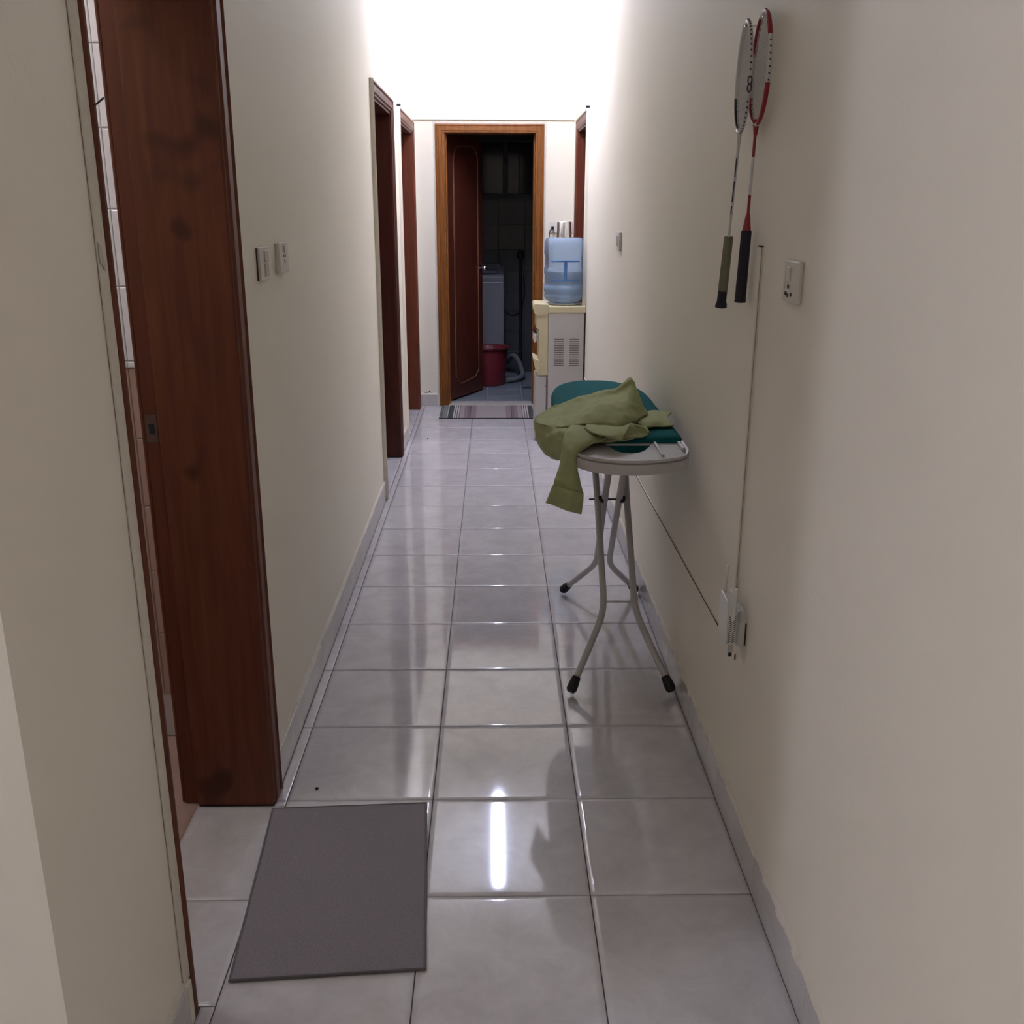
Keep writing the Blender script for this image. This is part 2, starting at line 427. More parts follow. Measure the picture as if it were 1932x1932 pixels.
door_1 = thing('door_1', (XL, 2.03, 0), 'near doorway on the left with a wide dark red wooden lining', 'doorway', kind=S)
b = MB(); n = len(PROF)     # far casing of door 1 (full width) and its narrow near casing half buried in plaster
pr = [(d*1.22, p) for d, p in PROF]
b.add([(XL-.001+p, D1[1]-d, .004) for d, p in pr] + [(XL-.001+p, D1[1]-d, 2.14+.08) for d, p in pr],
      [(i, i+1, n+i+1, n+i) for i in range(n-1)] + [(n-1, 0, n, 2*n-1), tuple(range(n-1, -1, -1)), tuple(range(n, 2*n))])
b.build('casing_side', M['wood'], door_1, smooth=True, angle=25)
b = MB(); b.prism([(D1[0]+.010, XL-.002), (D1[0]+.010, XL+.006), (D1[0]+.017, XL+.009), (D1[0]+.022, XL+.006), (D1[0]+.030, XL+.007), (D1[0]+.031, XL-.002)], 'x', 0, 1)
b.v = [Vector((p.z, p.y, .004+p.x*2.136)) for p in b.v]
b.build('casing_side', M['wood'], door_1)
MB().box(XL-.001, XL+.018, 1.65, D1[1], 2.14, 2.22).build('casing_head', M['wood'], door_1, bevel=.004)
MB().box(-.83, XL+.002, o1[1], o1[1]+.0305, .003, 2.14).build('lining', M['wood'], door_1, bevel=.002)
MB().box(-.868, -.8305, o1[1]+.012, o1[1]+.0305, .003, 2.14).build('rebate', M['wood_far'], door_1, bevel=.002)
MB().box(-.879, -.8685, o1[1]+.016, o1[1]+.05, .003, 2.16).build('inner_casing', M['wood'], door_1, bevel=.004)
MB().box(-.879, XL+.002, 1.655, 1.672, .003, 2.14).build('lining', M['wood'], door_1)
MB().box(-.879, XL+.002, 1.672, o1[1], 2.12, 2.14).build('lining', M['wood'], door_1)
p0 = at_y(285, 810, 2.40)
sp_ = MB(); sp_.box(-.864, -.836, o1[1]+.0105, o1[1]+.0125, p0.z-.035, p0.z+.035)
sp_ = sp_.build('strike_plate', M['tarnish'], door_1, bevel=.001); sp_['label'] = 'tarnished metal strike plate'
MB().box(-.857, -.843, o1[1]+.0095, o1[1]+.011, p0.z-.014, p0.z+.012).build('latch_hole', M['black'], sp_)
ps = MB()
nn = 60; vs = []; fs = []
for k in range(nn+1):
    z = .1+2.1*k/nn; w = .003*noise.noise(Vector((0, 3, z*7)))
    vs += [(XL-.001, 1.617, z), (XL+.0035, 1.6175, z), (XL+.005, 1.645+w, z), (XL+.004, D1[0]+.0115+w, z), (XL-.001, D1[0]+.0125+w, z)]
for k in range(nn):
    for c in range(4): fs.append((k*5+c, k*5+c+1, k*5+c+6, k*5+c+5))
ps.add(vs, fs).build('plaster_strip', M['plaster'], door_1, smooth=True, angle=50)
MB().box(XL-.001, -.6195, 1.6155, 1.642, -.003, .10).build('plaster_foot', M['plaster'], door_1, bevel=.003)
cr = MB(); vs = []; fs = []
for k in range(nn*3+1):
    z = .095+2.1*k/(nn*3); w = .0012+.0010*noise.noise(Vector((9, 3, z*16))); c = 1.6162+.0008*noise.noise(Vector((1, 8, z*8)))
    vs += [(XL+.0012, c-w*.6, z), (XL+.0012, c+w*.6, z)]
for k in range(nn*3): fs.append((2*k, 2*k+1, 2*k+3, 2*k+2))
cr.add(vs, fs).build('caulk_crack', M['crack_shade'], door_1)

def side_door(name, plane, d, op, label, wood_mat, edge=True):
    sg = 1 if plane == 'L' else -1; X0 = XL if plane == 'L' else XR
    root = thing(name, (X0, (d[0]+d[1])/2, 0), label, 'doorway', kind=S)
    casing(root, plane, d[0], d[1], HEAD, wood_mat)
    def bx(a, c, y0, y1, z0, z1, nm, mt, bev=.002):
        xs = sorted((X0-sg*a, X0-sg*c)); return MB().box(xs[0], xs[1], y0, y1, z0, z1).build(nm, M[mt], root, bevel=bev)
    bx(-.002, .135, op[0]-.012, op[0], .003, zo-.003, 'lining', wood_mat)
    bx(-.002, .135, op[1], op[1]+.012, .003, zo-.003, 'lining', wood_mat)
    bx(-.002, .135, op[0], op[1], zo-.018, zo-.003, 'lining', wood_mat)
    lf = bx(.14, .18, op[0]-.012, op[1]+.012, .01, zo-.003, 'leaf', wood_mat)
    k = MB(); yk = op[0]+.07; k.lathe([(.011, 0), (.011, .03), (.024, .038), (.026, .05), (.018, .06), (0, .062)], (0, 0, 0), 16)
    k.v = [Vector((X0-sg*.14+sg*p.z, yk+p.x, 1.05+p.y)) for p in k.v]
    k.build('knob', M['chrome'], lf, smooth=True)
    if edge:  # pale painted filler along the near edge of the casing
        e = MB(); n_ = 40; vs = []; fs = []
        for q in range(n_+1):
            z = .004+(HEAD-.004)*q/n_; w = .002*noise.noise(Vector((d[0], 2, z*6)))
            for (s_, p_) in ((-.008, -.001), (-.007, .010+w), (-.001, .022+w), (.004, .0215), (.004, -.001)):
                vs.append((X0+sg*p_, d[0]+s_, z))
        for q in range(n_):
            for c in range(5): fs.append((q*5+c, q*5+(c+1) % 5, q*5+5+(c+1) % 5, q*5+5+c))
        fs += [(4, 3, 2, 1, 0), tuple(n_*5+c for c in range(5))]
        e.add(vs, fs).build('painted_edge', M['plaster' if name == 'door_2' else 'wall'], root, smooth=True, angle=40)
    return root
door_2 = side_door('door_2', 'L', D2, o2, 'doorway with dark brown lining midway along the left wall', 'wood_dark')
door_3 = side_door('door_3', 'L', D3, o3, 'brown doorway on the left wall next to the end wall', 'wood_far')
door_4 = side_door('door_4', 'R', D4, o4, 'brown doorway on the right wall behind the water dispenser', 'wood_far')
for r_, X0, sg in ((door_3, XL, 1), (door_4, XR, -1)):
    yy = D3[0] if r_ is door_3 else D4[0]
    MB().box(min(X0-.0, X0+sg*.026), max(X0, X0+sg*.026), yy-.009, yy+.006, HEAD+.001, HEAD+.016).build('end_cap', M['black'], r_, bevel=.003)

# ---- end doorway with its open leaf
door_5 = thing('door_5', (-.03, YE, 0), 'open orange-brown doorway in the end wall', 'doorway', kind=S)
casing(door_5, 'E', -.458, .392, 2.217, 'wood_end', w=.066)
for x0, x1 in ((-.397, -.385), (.325, .337)):
    MB().box(x0, x1, YE-.004, YE+.165, .003, 2.166).build('lining', M['wood_end'], door_5, bevel=.002)
MB().box(-.385, .325, YE-.004, YE+.165, 2.150, 2.166).build('lining', M['wood_end'], door_5, bevel=.002)
MB().box(-.385, -.372, YE+.05, YE+.12, .003, 2.15).build('door_stop', M['wood_end'], door_5, bevel=.002)
MB().box(.312, .325, YE+.05, YE+.12, .003, 2.15).build('door_stop', M['wood_end'], door_5, bevel=.002)
# filler line around the casing
b = MB()
b.box(-.474, -.4575, YE-.005, YE+.001, .1, 2.236); b.box(.3915, .408, YE-.005, YE+.001, .1, 2.236); b.box(-.4575, .3915, YE-.005, YE+.001, 2.2165, 2.236)
b.build('plaster_strip', M['plaster'], door_5, bevel=.002)
HX, HY, LW, LH = -.383, 8.372, .625, 2.14
ang = math.atan2(.894, .447)
ca, sa = math.cos(ang), math.sin(ang)
def LP(a, t, z): return Vector((HX+ca*a+sa*t, HY+sa*a-ca*t, z))   # along leaf, out of its near face, up
def leafmb(b): b.v = [LP(p.x, p.y, p.z) for p in b.v]; return b
leaf = leafmb(MB().box(0, LW, -.038, 0, .012, .012+LH)).build('leaf', M['wood_dark'], door_5, bevel=.002)
leaf['label'] = 'dark reddish wooden door leaf with a raised moulded panel'
pan = [(.115, .20), (.19, .125), (LW-.155, .145), (LW-.085, .21), (LW-.085, 1.99), (LW-.115, 2.05), (LW-.16, 2.085), (.20, 2.075), (.15, 2.045), (.115, 1.97)]
ring = MB()
ring.tube([(p[0], 0, p[1]) for p in pan], .0065, 6, closed=True)
leafmb(ring).build('panel_moulding', M['moulding'], leaf)
leafmb(MB().prism([(p[0]+(.02 if p[0] < .3 else -.02), p[1]+(.02 if p[1] < 1 else -.02)) for p in pan], 'y', -.001, .003)).build('raised_panel', M['wood_dark'], leaf)
kn = MB(); kn.lathe([(.026, 0), (.026, .006), (.011, .012), (.011, .034), (.022, .042), (.026, .054), (.020, .064), (0, .067)], (0, 0, 0), 20)
kn.v = [LP(LW-.055+p.x, p.z, 1.09+p.y) for p in kn.v]
kn = kn.build('knob', M['chrome'], leaf, smooth=True); kn['label'] = 'round chrome door knob'
MB().box(-.385, .325, YE-.003, YE+.17, -.004, .008).build('sill', M['base_tile'], door_5, bevel=.002)

# ---- dark wash room behind the end doorway
wy0, wy1 = YE+.16, 10.03
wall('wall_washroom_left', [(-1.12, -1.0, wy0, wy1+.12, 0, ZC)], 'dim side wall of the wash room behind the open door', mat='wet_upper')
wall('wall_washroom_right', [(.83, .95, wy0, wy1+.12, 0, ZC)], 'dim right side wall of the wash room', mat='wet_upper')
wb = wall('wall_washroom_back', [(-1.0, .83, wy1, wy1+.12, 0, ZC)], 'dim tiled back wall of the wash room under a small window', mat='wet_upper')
fw = MB().box(-1.0, .83, wy0, wy1, -.06, -.006)
fw = props(fw.build('floor_washroom', M['bath_grout']), 'blue-grey tiled floor of the dim wash room', 'floor', kind=S)
for j in range(6):
    for i in range(6):
        y0 = wy0+.30*j; x0 = -1.0+.31*i
        y1 = min(y0+.30, wy1); x1 = min(x0+.31, .83)
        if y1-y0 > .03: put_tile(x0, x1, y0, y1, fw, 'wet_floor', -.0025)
def wall_tile(x0, x1, z0, z1, y, parent, mat, g=.002):
    k = ('w', round(x1-x0, 3), round(z1-z0, 3), mat)
    if k not in TILE_MESH:
        w, d = x1-x0-g, z1-z0-g
        vs = [(-w/2, .004, -d/2), (w/2, .004, -d/2), (w/2, .004, d/2), (-w/2, .004, d/2)]
        q = .003
        vs += [(-w/2, -.003, -d/2), (w/2, -.003, -d/2), (w/2, -.003, d/2), (-w/2, -.003, d/2)]
        vs += [(-w/2+q, -.005, -d/2+q), (w/2-q, -.005, -d/2+q), (w/2-q, -.005, d/2-q), (-w/2+q, -.005, d/2-q)]
        fs = [(0, 1, 5, 4), (1, 2, 6, 5), (2, 3, 7, 6), (3, 0, 4, 7), (4, 5, 9, 8), (5, 6, 10, 9), (6, 7, 11, 10), (7, 4, 8, 11), (8, 9, 10, 11)]
        me = bpy.data.meshes.new('tile'); me.from_pydata(vs, [], fs); me.materials.append(M[mat]); TILE_MESH[k] = me
    o = link_mesh('tile', TILE_MESH[k], parent); o.location = ((x0+x1)/2, y, (z0+z1)/2); return o
for i in range(7):
    for j in range(6):
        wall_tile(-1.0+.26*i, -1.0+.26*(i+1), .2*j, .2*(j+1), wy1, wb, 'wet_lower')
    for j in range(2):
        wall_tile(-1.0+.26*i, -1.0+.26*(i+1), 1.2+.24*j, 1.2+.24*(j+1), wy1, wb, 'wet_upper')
win = thing('window_1', (.11, wy1, 1.72), 'small dark sliding window high on the wash room back wall', 'window', kind=S)
wz0, wz1 = 1.71, 2.20
def wbx(x0, x1, z0, z1, nm, mt, d=.03, par=None, y=wy1): return MB().box(x0, x1, y-d, y+.01, z0, z1).build(nm, M[mt], par or win, bevel=.003)
wbx(-.17, .40, wz0-.02, wz0+.012, 'frame', 'alu'); wbx(-.17, .40, wz1-.012, wz1+.02, 'frame', 'alu')
wbx(-.17, -.145, wz0+.012, wz1-.012, 'frame', 'alu'); wbx(.365, .40, wz0+.012, wz1-.012, 'frame', 'alu')
wbx(.088, .132, wz0+.012, wz1-.012, 'meeting_rail', 'alu', .036)
wbx(-.145, .088, wz0+.012, wz1-.012, 'pane', 'dark_glass', .006); wbx(.132, .365, wz0+.012, wz1-.012, 'pane', 'dark_glass', .010)
wbx(.238, .246, wz0+.014, wz1-.014, 'bar', 'black', .014)
wbx(.10, .118, 1.99, 2.06, 'latch', 'black', .045); wbx(.103, .115, 1.83, 1.85, 'latch', 'black', .042)
wbx(-.19, .42, wz0-.045, wz0-.02, 'window_sill', 'alu', .05)

# ---- side washroom seen through the near doorway
wt = wall('wall_bathroom_back', [(-2.3, lx0, 2.785, 2.90, 0, ZC)], 'tiled wall inside the lit side bathroom, white above pinkish brown', mat='bath_grout')
wall('wall_bathroom_left', [(-2.42, -2.3, 1.29, 2.90, 0, ZC)], 'left wall of the lit side bathroom', mat='bath_white')
bfl = props(MB().box(-2.3, -.83, 1.29, 2.785, -.0034, -.003).build('floor_bathroom', M['bath_grout']), 'pinkish tiled floor of the side bathroom', 'floor', kind=S)
for i in range(5):
    for j in range(5):
        x1 = -.832-.3*i; put_tile(x1-.3, x1, 1.29+.3*j, min(1.29+.3*(j+1), 2.78), bfl, 'bath_pink', 0)
for i in range(5):
    x1 = -1.03-.25*(i-1)+.0
    x0 = x1-.25
    if i == 0: x0, x1 = -1.03, lx0
    for j in range(15):
        z0 = 1.165+.2035*(j-5) if j < 5 else 1.185+.2035*(j-5)
        z0 = max(z0, .0)
        z1 = (1.165+.2035*(j-4)) if j < 5 else z0+.2035
        if z1 > ZC: break
        wall_tile(x0, x1, z0, z1, 2.785, wt, 'bath_pink' if j < 5 else 'bath_white')
    wall_tile(x0, x1, 1.1655, 1.1845, 2.785-.006, wt, 'bath_white' if True else '')

# ================================================================ lamps
lamp = thing('ceiling_tube_lamp', (.02, 6.72, ZC), 'white fluorescent batten on the ceiling towards the end of the passage', 'lamp')
MB().box(-.02, .06, 6.10, 7.34, ZC-.055, ZC-.001).build('housing', M['white_metal'], lamp, bevel=.006)
MB().tube([(.02, 6.14, ZC-.085), (.02, 7.30, ZC-.085)], .019, 16).build('tube', emit('tube_light', (.81, .875, 1.20), TUBE_POWER), lamp, smooth=True)
for y in (6.12, 7.32): MB().box(.0, .04, y-.018, y+.018, ZC-.105, ZC-.05).build('tube_holder', M['white_plastic'], lamp, bevel=.004)
def globe(loc, r, st, label, col):
    g = thing('ceiling_globe_lamp', loc, label, 'lamp')
    x, y, z = loc
    MB().lathe([(.055, -.001), (.055, -.03), (.03, -.045), (.03, -.06)], loc, 24).build('base', M['white_plastic'], g, smooth=True)
    MB().lathe([(.0, -.055-2*r)] + [(r*math.sin(math.pi*k/14), -.055-r-r*math.cos(math.pi*k/14)) for k in range(1, 14)] + [(.02, -.056)], loc, 28).build('globe', emit('globe_light', col, st), g, smooth=True)
globe((-2.55, .06, ZC), .13, HALL_POWER, 'frosted globe lamp on the hall ceiling behind the camera', (.92, .945, 1.19))
globe((-1.6, 2.0, ZC), .10, BATH_POWER, 'frosted globe lamp on the side bathroom ceiling', (.95, .95, 1.0))

# ================================================================ mats on the floor
dm = thing('door_mat', (-.39, 2.06, 0), 'plain dark grey rectangular doormat in front of the near left doorway', 'mat')
mq = [(-.574, 1.737), (-.156, 1.765), (-.195, 2.392), (-.617, 2.370)]
b = MB()
N_ = 24
def quad(s, t): 
    a = Vector(mq[0]).lerp(Vector(mq[1]), s); c = Vector(mq[3]).lerp(Vector(mq[2]), s); return a.lerp(c, t)
vs = []; fs = []
for j in range(N_+1):
    for i in range(N_+1):
        p = quad(i/N_, j/N_); e = min(i, j, N_-i, N_-j)/N_
        vs.append((p.x, p.y, .0075+.0012*noise.noise(Vector((p.x*9, p.y*9, 2)))))
k0 = len(vs)
ringi = list(range(N_+1)) + [j*(N_+1)+N_ for j in range(1, N_+1)] + [N_*(N_+1)+i for i in range(N_-1, -1, -1)] + [j*(N_+1) for j in range(N_-1, 0, -1)]
for i in ringi: vs.append((vs[i][0], vs[i][1], .0008))
for j in range(N_):
    for i in range(N_): fs.append((j*(N_+1)+i, j*(N_+1)+i+1, (j+1)*(N_+1)+i+1, (j+1)*(N_+1)+i))
nr = len(ringi); fs += [(ringi[(i+1) % nr], ringi[i], k0+i, k0+(i+1) % nr) for i in range(nr)]
b.add(vs, fs).build('pile', M['mat'], dm, smooth=True)
b = MB(); b.tube([(p[0], p[1], .0055) for p in mq], .0042, 8, closed=True); b.build('binding', M['mat_edge'], dm, smooth=True)

G0 = (.045, .05, .045); G1 = (.16, .17, .16); WH = (.44, .41, .40); DK = (.035, .022, .028); PU = (.20, .155, .165); PL = (.30, .26, .26); VI = (.14, .105, .12)
left = [(-.41, G0), (-.402, G1), (-.395, G0), (-.388, G1), (-.350, WH), (-.343, G0), (-.302, WH), (-.29, DK), (-.285, WH), (-.273, DK), (-.267, WH), (-.255, DK), (-.250, PL), (-.215, PU), (-.19, VI), (-.168, DK), (-.163, PU)]
full = [(0, PL)] + [(.12, PU)] + [(-left[k+1][0], left[k][1]) for k in range(len(left)-2, -1, -1)]
rug = thing('striped_rug', (-.03, 7.92, 0), 'striped grey and mauve woven rug in front of the end doorway', 'rug')
b = MB(); n_ = 60
vs = []; fs = []
for i in range(n_+1):
    x = -.44+.82*i/n_; w = .004*noise.noise(Vector((x*12, 0, 1)))
    y0, y1 = 7.645+w, YE+.012
    if x < -.385 or x > .325: y1 = YE-.022
    y1 = YE-.024
    zt = .0095+.002*noise.noise(Vector((x*8, 4, 1)))
    vs += [(x, y0, .0015), (x, y0, zt), (x, (y0+y1)/2, zt), (x, y1, zt), (x, y1, .0015)]
for i in range(n_):
    for c in range(5): fs.append((i*5+c, i*5+(c+1) % 5, i*5+5+(c+1) % 5, i*5+5+c))
fs += [(4, 3, 2, 1, 0), tuple(n_*5+c for c in range(5))]
b.add(vs, fs).build('weave', stripes('striped_weave', full, 0, .41), rug, smooth=True)
MB().tube([(-.44, 7.644, .005), (-.02, 7.645, .005), (.38, 7.644, .005)], .0045, 6).build('hem', M['black'], rug)

# ================================================================ ironing board
ib = thing('ironing_board', (.42, 3.5, 0), 'teal covered ironing board on white crossed legs against the right wall', 'ironing board')
cx, hw, yb, yn = .412, .192, 3.045, 4.15
def board_outline(inset=0):
    L = []
    w = hw-inset
    for k in range(33):
        t = math.pi*k/32
        e = 2/2.5
        c, s_ = math.cos(t), math.sin(t)
        L.append((cx+w*math.copysign(abs(c)**e, c), 3.72+(yn-inset-3.72)*abs(s_)**e))
    L += rounded([(cx-w, 3.6), (cx-w, yb+inset), (cx+w, yb+inset), (cx+w, 3.6)], .035)[4:-4]
    return L
b = MB()
layers = [(.030, .852), (.004, .852), (0, .860), (0, .886), (.006, .897), (.022, .902)]
rings_ = [[(p[0], p[1], z) for p in board_outline(i)] for i, z in layers]
n_ = len(rings_[0]); vs = [p for r in rings_ for p in r]; fs = []
for k in range(len(rings_)-1):
    for i in range(n_): fs.append((k*n_+i, k*n_+(i+1) % n_, (k+1)*n_+(i+1) % n_, (k+1)*n_+i))
fs += [tuple(range(n_)), tuple((len(rings_)-1)*n_+i for i in range(n_))]
b.add(vs, fs).build('padded_cover', M['teal'], ib, smooth=True, angle=60)
# iron tray
outer = rounded([(.234, 3.06), (.234, 2.935), (.265, 2.85), (.335, 2.80), (.42, 2.785), (.51, 2.81), (.575, 2.85), (.600, 2.93), (.602, 3.06)], [0, .04, .05, .05, .08, .06, .05, .05, 0], 5)
hole = rounded([(.349, 3.040), (.376, 2.935), (.413, 2.902), (.459, 2.938), (.500, 3.040)], [0, .04, .03, .03, 0], 4)
bm = bmesh.new()
def loop(pts):
    v = [bm.verts.new((p[0], p[1], .883)) for p in pts]
    return [bm.edges.new((v[i], v[(i+1) % len(v)])) for i in range(len(v))]
ed = loop(outer)+loop(hole)
bmesh.ops.triangle_fill(bm, use_beauty=True, use_dissolve=False, edges=ed)
plate = MB(); idx = {v: i for i, v in enumerate(bm.verts)}
top = [v.co.copy() for v in bm.verts]; tf = [tuple(idx[v] for v in f.verts) for f in bm.faces]
nt_ = len(top)
plate.add(top + [Vector((p.x, p.y, p.z-.006)) for p in top], tf + [tuple(nt_+i for i in reversed(f)) for f in tf])
bound = [(idx[e.verts[0]], idx[e.verts[1]]) for e in bm.edges if len(e.link_faces) == 1]
bm.free()
base_ = 0
plate.f += [(a, c, nt_+c, nt_+a) for a, c in bound]; plate.m += [0]*len(bound)
tray = plate.build('iron_tray', M['white_metal'], ib)
tray['label'] = 'white iron rest tray with a half-moon opening'
rim = MB(); prev = None; n_ = len(outer)
vs = []; fs = []
for i, p in enumerate(outer):
    a = Vector(outer[max(i-1, 0)]); c = Vector(outer[min(i+1, n_-1)]); t = (c-a).normalized(); nrm = Vector((-t.y, t.x)) 
    q = Vector(p)
    for off, z in ((0, .846), (0, .886), (.003, .890), (.009, .888), (.010, .879), (.006, .846)):
        r_ = q + nrm*off
        vs.append((r_.x, r_.y, z))
for i in range(n_-1):
    for c in range(6): fs.append((i*6+c, i*6+(c+1) % 6, i*6+6+(c+1) % 6, i*6+6+c))
fs += [tuple(range(5, -1, -1)), tuple((n_-1)*6+c for c in range(6))]
rim.add(vs, fs).build('tray_rim', M['white_metal'], tray, smooth=True, angle=50)
MB().box(.502, .510, 2.86, 3.03, .882, .893).build('rib', M['white_metal'], tray, bevel=.002)
MB().box(.575, .585, 2.93, 3.02, .882, .897).build('stop', M['white_metal'], tray, bevel=.003)
MB().box(.43, .46, 2.92, 3.2, .845, .8515).build('brace', M['white_metal'], ib, bevel=.003)
def smooth_path(pts, r=.05, n=5):
    out = [Vector(pts[0])]
    for i in range(1, len(pts)-1):
        p = Vector(pts[i]); a = Vector(pts[i-1]); c = Vector(pts[i+1])
        A = p+(a-p).normalized()*min(r, (a-p).length*.45); B = p+(c-p).normalized()*min(r, (c-p).length*.45)
        for k in range(n+1):
            t = k/n; out.append(A*(1-t)**2+p*2*t*(1-t)+B*t*t)
    out.append(Vector(pts[-1])); return out
LEGS = [ # (foot, knee, joint, top): the pair whose feet stand nearest, then the pair standing further off
    [(.259, 3.030, .022), (.386, 3.215, .235), (.381, 3.50, .564), (.372, 3.735, .838)],
    [(.602, 3.030, .022), (.495, 3.215, .235), (.490, 3.50, .564), (.495, 3.735, .838)],
    [(.293, 3.960, .020), (.418, 3.815, .192), (.408, 3.50, .564), (.404, 3.27, .838)],
    [(.606, 3.960, .020), (.470, 3.815, .192), (.462, 3.50, .564), (.458, 3.27, .838)]]
for L_ in LEGS:
    lg = MB().tube(smooth_path(L_[:3]+[L_[3]], .06), .0120, 14).build('leg', M['white_metal'], ib, smooth=True)
    f0 = Vector(L_[0]); d_ = (Vector(L_[1])-f0).normalized()
    q = [f0-d_*.0, f0+d_*.012, f0+d_*.03, f0+d_*.05]
    rb = MB().tube([f0-d_*.006, f0+d_*.004, f0+d_*.025, f0+d_*.05], [.013, .0185, .018, .0145], 14)
    rb.v = [Vector((p.x, p.y, max(p.z, .001))) for p in rb.v]
    rb = rb.build('foot_cap', M['rubber'], lg, smooth=True); rb['label'] = 'black rubber foot cap'
MB().tube([(.350, 3.50, .564), (.503, 3.50, .564)], .0035, 8).build('pivot_rod', M['black'], ib, smooth=True)
for x in (.394, .474): MB().tube([(x-.009, 3.50, .564), (x+.009, 3.50, .564)], .014, 14).build('pivot_spacer', M['black'], ib, smooth=True)
MB().tube([(.386, 3.238, .262), (.494, 3.238, .262)], .004, 8).build('crossbar', M['white_metal'], ib, smooth=True)
MB().tube([(.418, 3.768, .248), (.470, 3.768, .248)], .003, 8).build('crossbar', M['white_metal'], ib, smooth=True)
MB().box(.36, .51, 3.722, 3.75, .832, .853).build('bracket', M['white_metal'], ib, bevel=.003)
MB().box(.39, .475, 3.255, 3.285, .832, .853).build('bracket', M['white_metal'], ib, bevel=.003)

# ================================================================ shirt lying on the board
shirt = thing('shirt', (.40, 3.3, .9), 'crumpled sage green shirt draped over the ironing board', 'shirt')
def cr(p0, p1, p2, p3, t):
    return .5*((2*p1)+(-p0+p2)*t+(2*p0-5*p1+4*p2-p3)*t*t+(-p0+3*p1-3*p2+p3)*t*t*t)
def spline(pts, n):
    k = len(pts); out = []
    for i in range(n+1):
        f = i/n*(k-1); j = min(int(f), k-2); t = f-j
        p0 = pts[j-1] if j > 0 else pts[0]*2-pts[1]; p3 = pts[j+2] if j+2 < k else pts[-1]*2-pts[-2]
        out.append(cr(p0, pts[j], pts[j+1], p3, t))
    return out
def cloth(name, rows, parent, thick=.003, nu=46, nv=40, wr=.005, freq=18, seed=0, mat='shirt', label=None):
    R_ = [spline([at_y(*p) for p in r], nu) for r in rows]
    G = [spline([R_[k][i] for k in range(len(R_))], nv) for i in range(nu+1)]
    vs = []; fs = []
    for j in range(nv+1):
        for i in range(nu+1):
            p = G[i][j]
            a = G[min(i+1, nu)][j]-G[max(i-1, 0)][j]; c = G[i][min(j+1, nv)]-G[i][max(j-1, 0)]
            nn_ = a.cross(c); nn_ = nn_.normalized() if nn_.length > 1e-9 else Vector((0, 0, 1))
            if nn_.dot(Vector((0, 0, CAM_H))-p) < 0: nn_ = -nn_
            e = min(1, 4*min(i, nu-i)/nu+.35)*min(1, 4*min(j, nv-j)/nv+.35)
            q = Vector((p.x*freq*.8, p.y*freq*.5, p.z*freq*1.3+seed))
            rid = 1-abs(noise.noise(q))*2.2
            p = p + nn_*(wr*e*(rid*.8+noise.noise(q*2.3)*.5-.3))
            vs.append(p)
    w = nu+1
    for j in range(nv):
        for i in range(nu): fs.append((j*w+i, j*w+i+1, j*w+w+i+1, j*w+w+i))
    o = MB().add(vs, fs).build(name, M[mat], parent, smooth=True, angle=80)
    s_ = o.modifiers.new('thickness', 'SOLIDIFY'); s_.thickness = thick; s_.offset = 0
    if label: o['label'] = label
    return o
# lower layer spread on the board and lapping over its front edge
cloth('lower_folds', [
    [(1068, 806, -.910), (1110, 800, -.910), (1150, 802, -.910), (1190, 797, -.910), (1215, 797, -.908)],
    [(1066, 815, -.915), (1108, 812, -.916), (1150, 814, -.915), (1190, 810, -.914), (1220, 806, -.912)],
    [(1070, 824, -.914), (1110, 822, -.916), (1150, 824, -.914), (1192, 818, -.912), (1223, 812, -.911)],
    [(1076, 834, -.897), (1112, 837, -.895), (1150, 834, -.895), (1185, 830, -.899), (1218, 821, -.905)]], shirt, .004, wr=.003, seed=3)
body = cloth('body', [
    [(1022, 794, 3.52), (1056, 772, -.908), (1090, 758, -.908), (1130, 751, -.908), (1165, 749, -.908), (1190, 746, -.908), (1208, 769, -.908)],
    [(1012, 786, 3.42), (1043, 769, 3.45), (1083, 753, 3.48), (1128, 740, 3.47), (1166, 732, 3.45), (1190, 715, 3.43), (1205, 757, 3.40)],
    [(1009, 791, 3.38), (1044, 777, 3.40), (1086, 763, 3.40), (1130, 751, 3.38), (1167, 746, 3.37), (1194, 728, 3.38), (1213, 767, 3.35)],
    [(1013, 798, 3.32), (1050, 789, 3.31), (1092, 777, 3.29), (1132, 763, 3.25), (1168, 762, 3.24), (1197, 757, 3.29), (1219, 774, 3.32)],
    [(1028, 803, 3.26), (1058, 798, 3.22), (1096, 788, 3.19), (1136, 783, 3.16), (1168, 785, 3.15), (1197, 780, 3.21), (1222, 778, 3.30)],
    [(1046, 806, 3.20), (1064, 806, 3.14), (1098, 801, 3.14), (1138, 801, 3.12), (1166, 804, 3.10), (1193, 796, 3.17), (1221, 782, 3.29)],
    [(1052, 806, 3.23), (1069, 804, -.909), (1100, 799, -.910), (1138, 799, -.912), (1166, 801, -.912), (1191, 794, -.911), (1218, 782, -.910)]], shirt, .003, 70, 66, .006, 20, 1)
cloth('side_drape', [
    [(1012, 786, 3.43), (1028, 790, 3.36), (1046, 801, 3.22), (1070, 806, -.913)],
    [(1008, 797, 3.40), (1024, 804, 3.30), (1046, 813, 3.16), (1067, 818, 3.05)],
    [(1010, 815, 3.38), (1024, 826, 3.27), (1044, 834, 3.16), (1063, 838, 3.05)],
    [(1017, 840, 3.36), (1030, 849, 3.27), (1046, 855, 3.16), (1062, 856, 3.05)],
    [(1030, 858, 3.36), (1041, 865, 3.28), (1052, 868, 3.18), (1063, 868, 3.06)]], shirt, .003, 36, 36, .006, 22, 7)
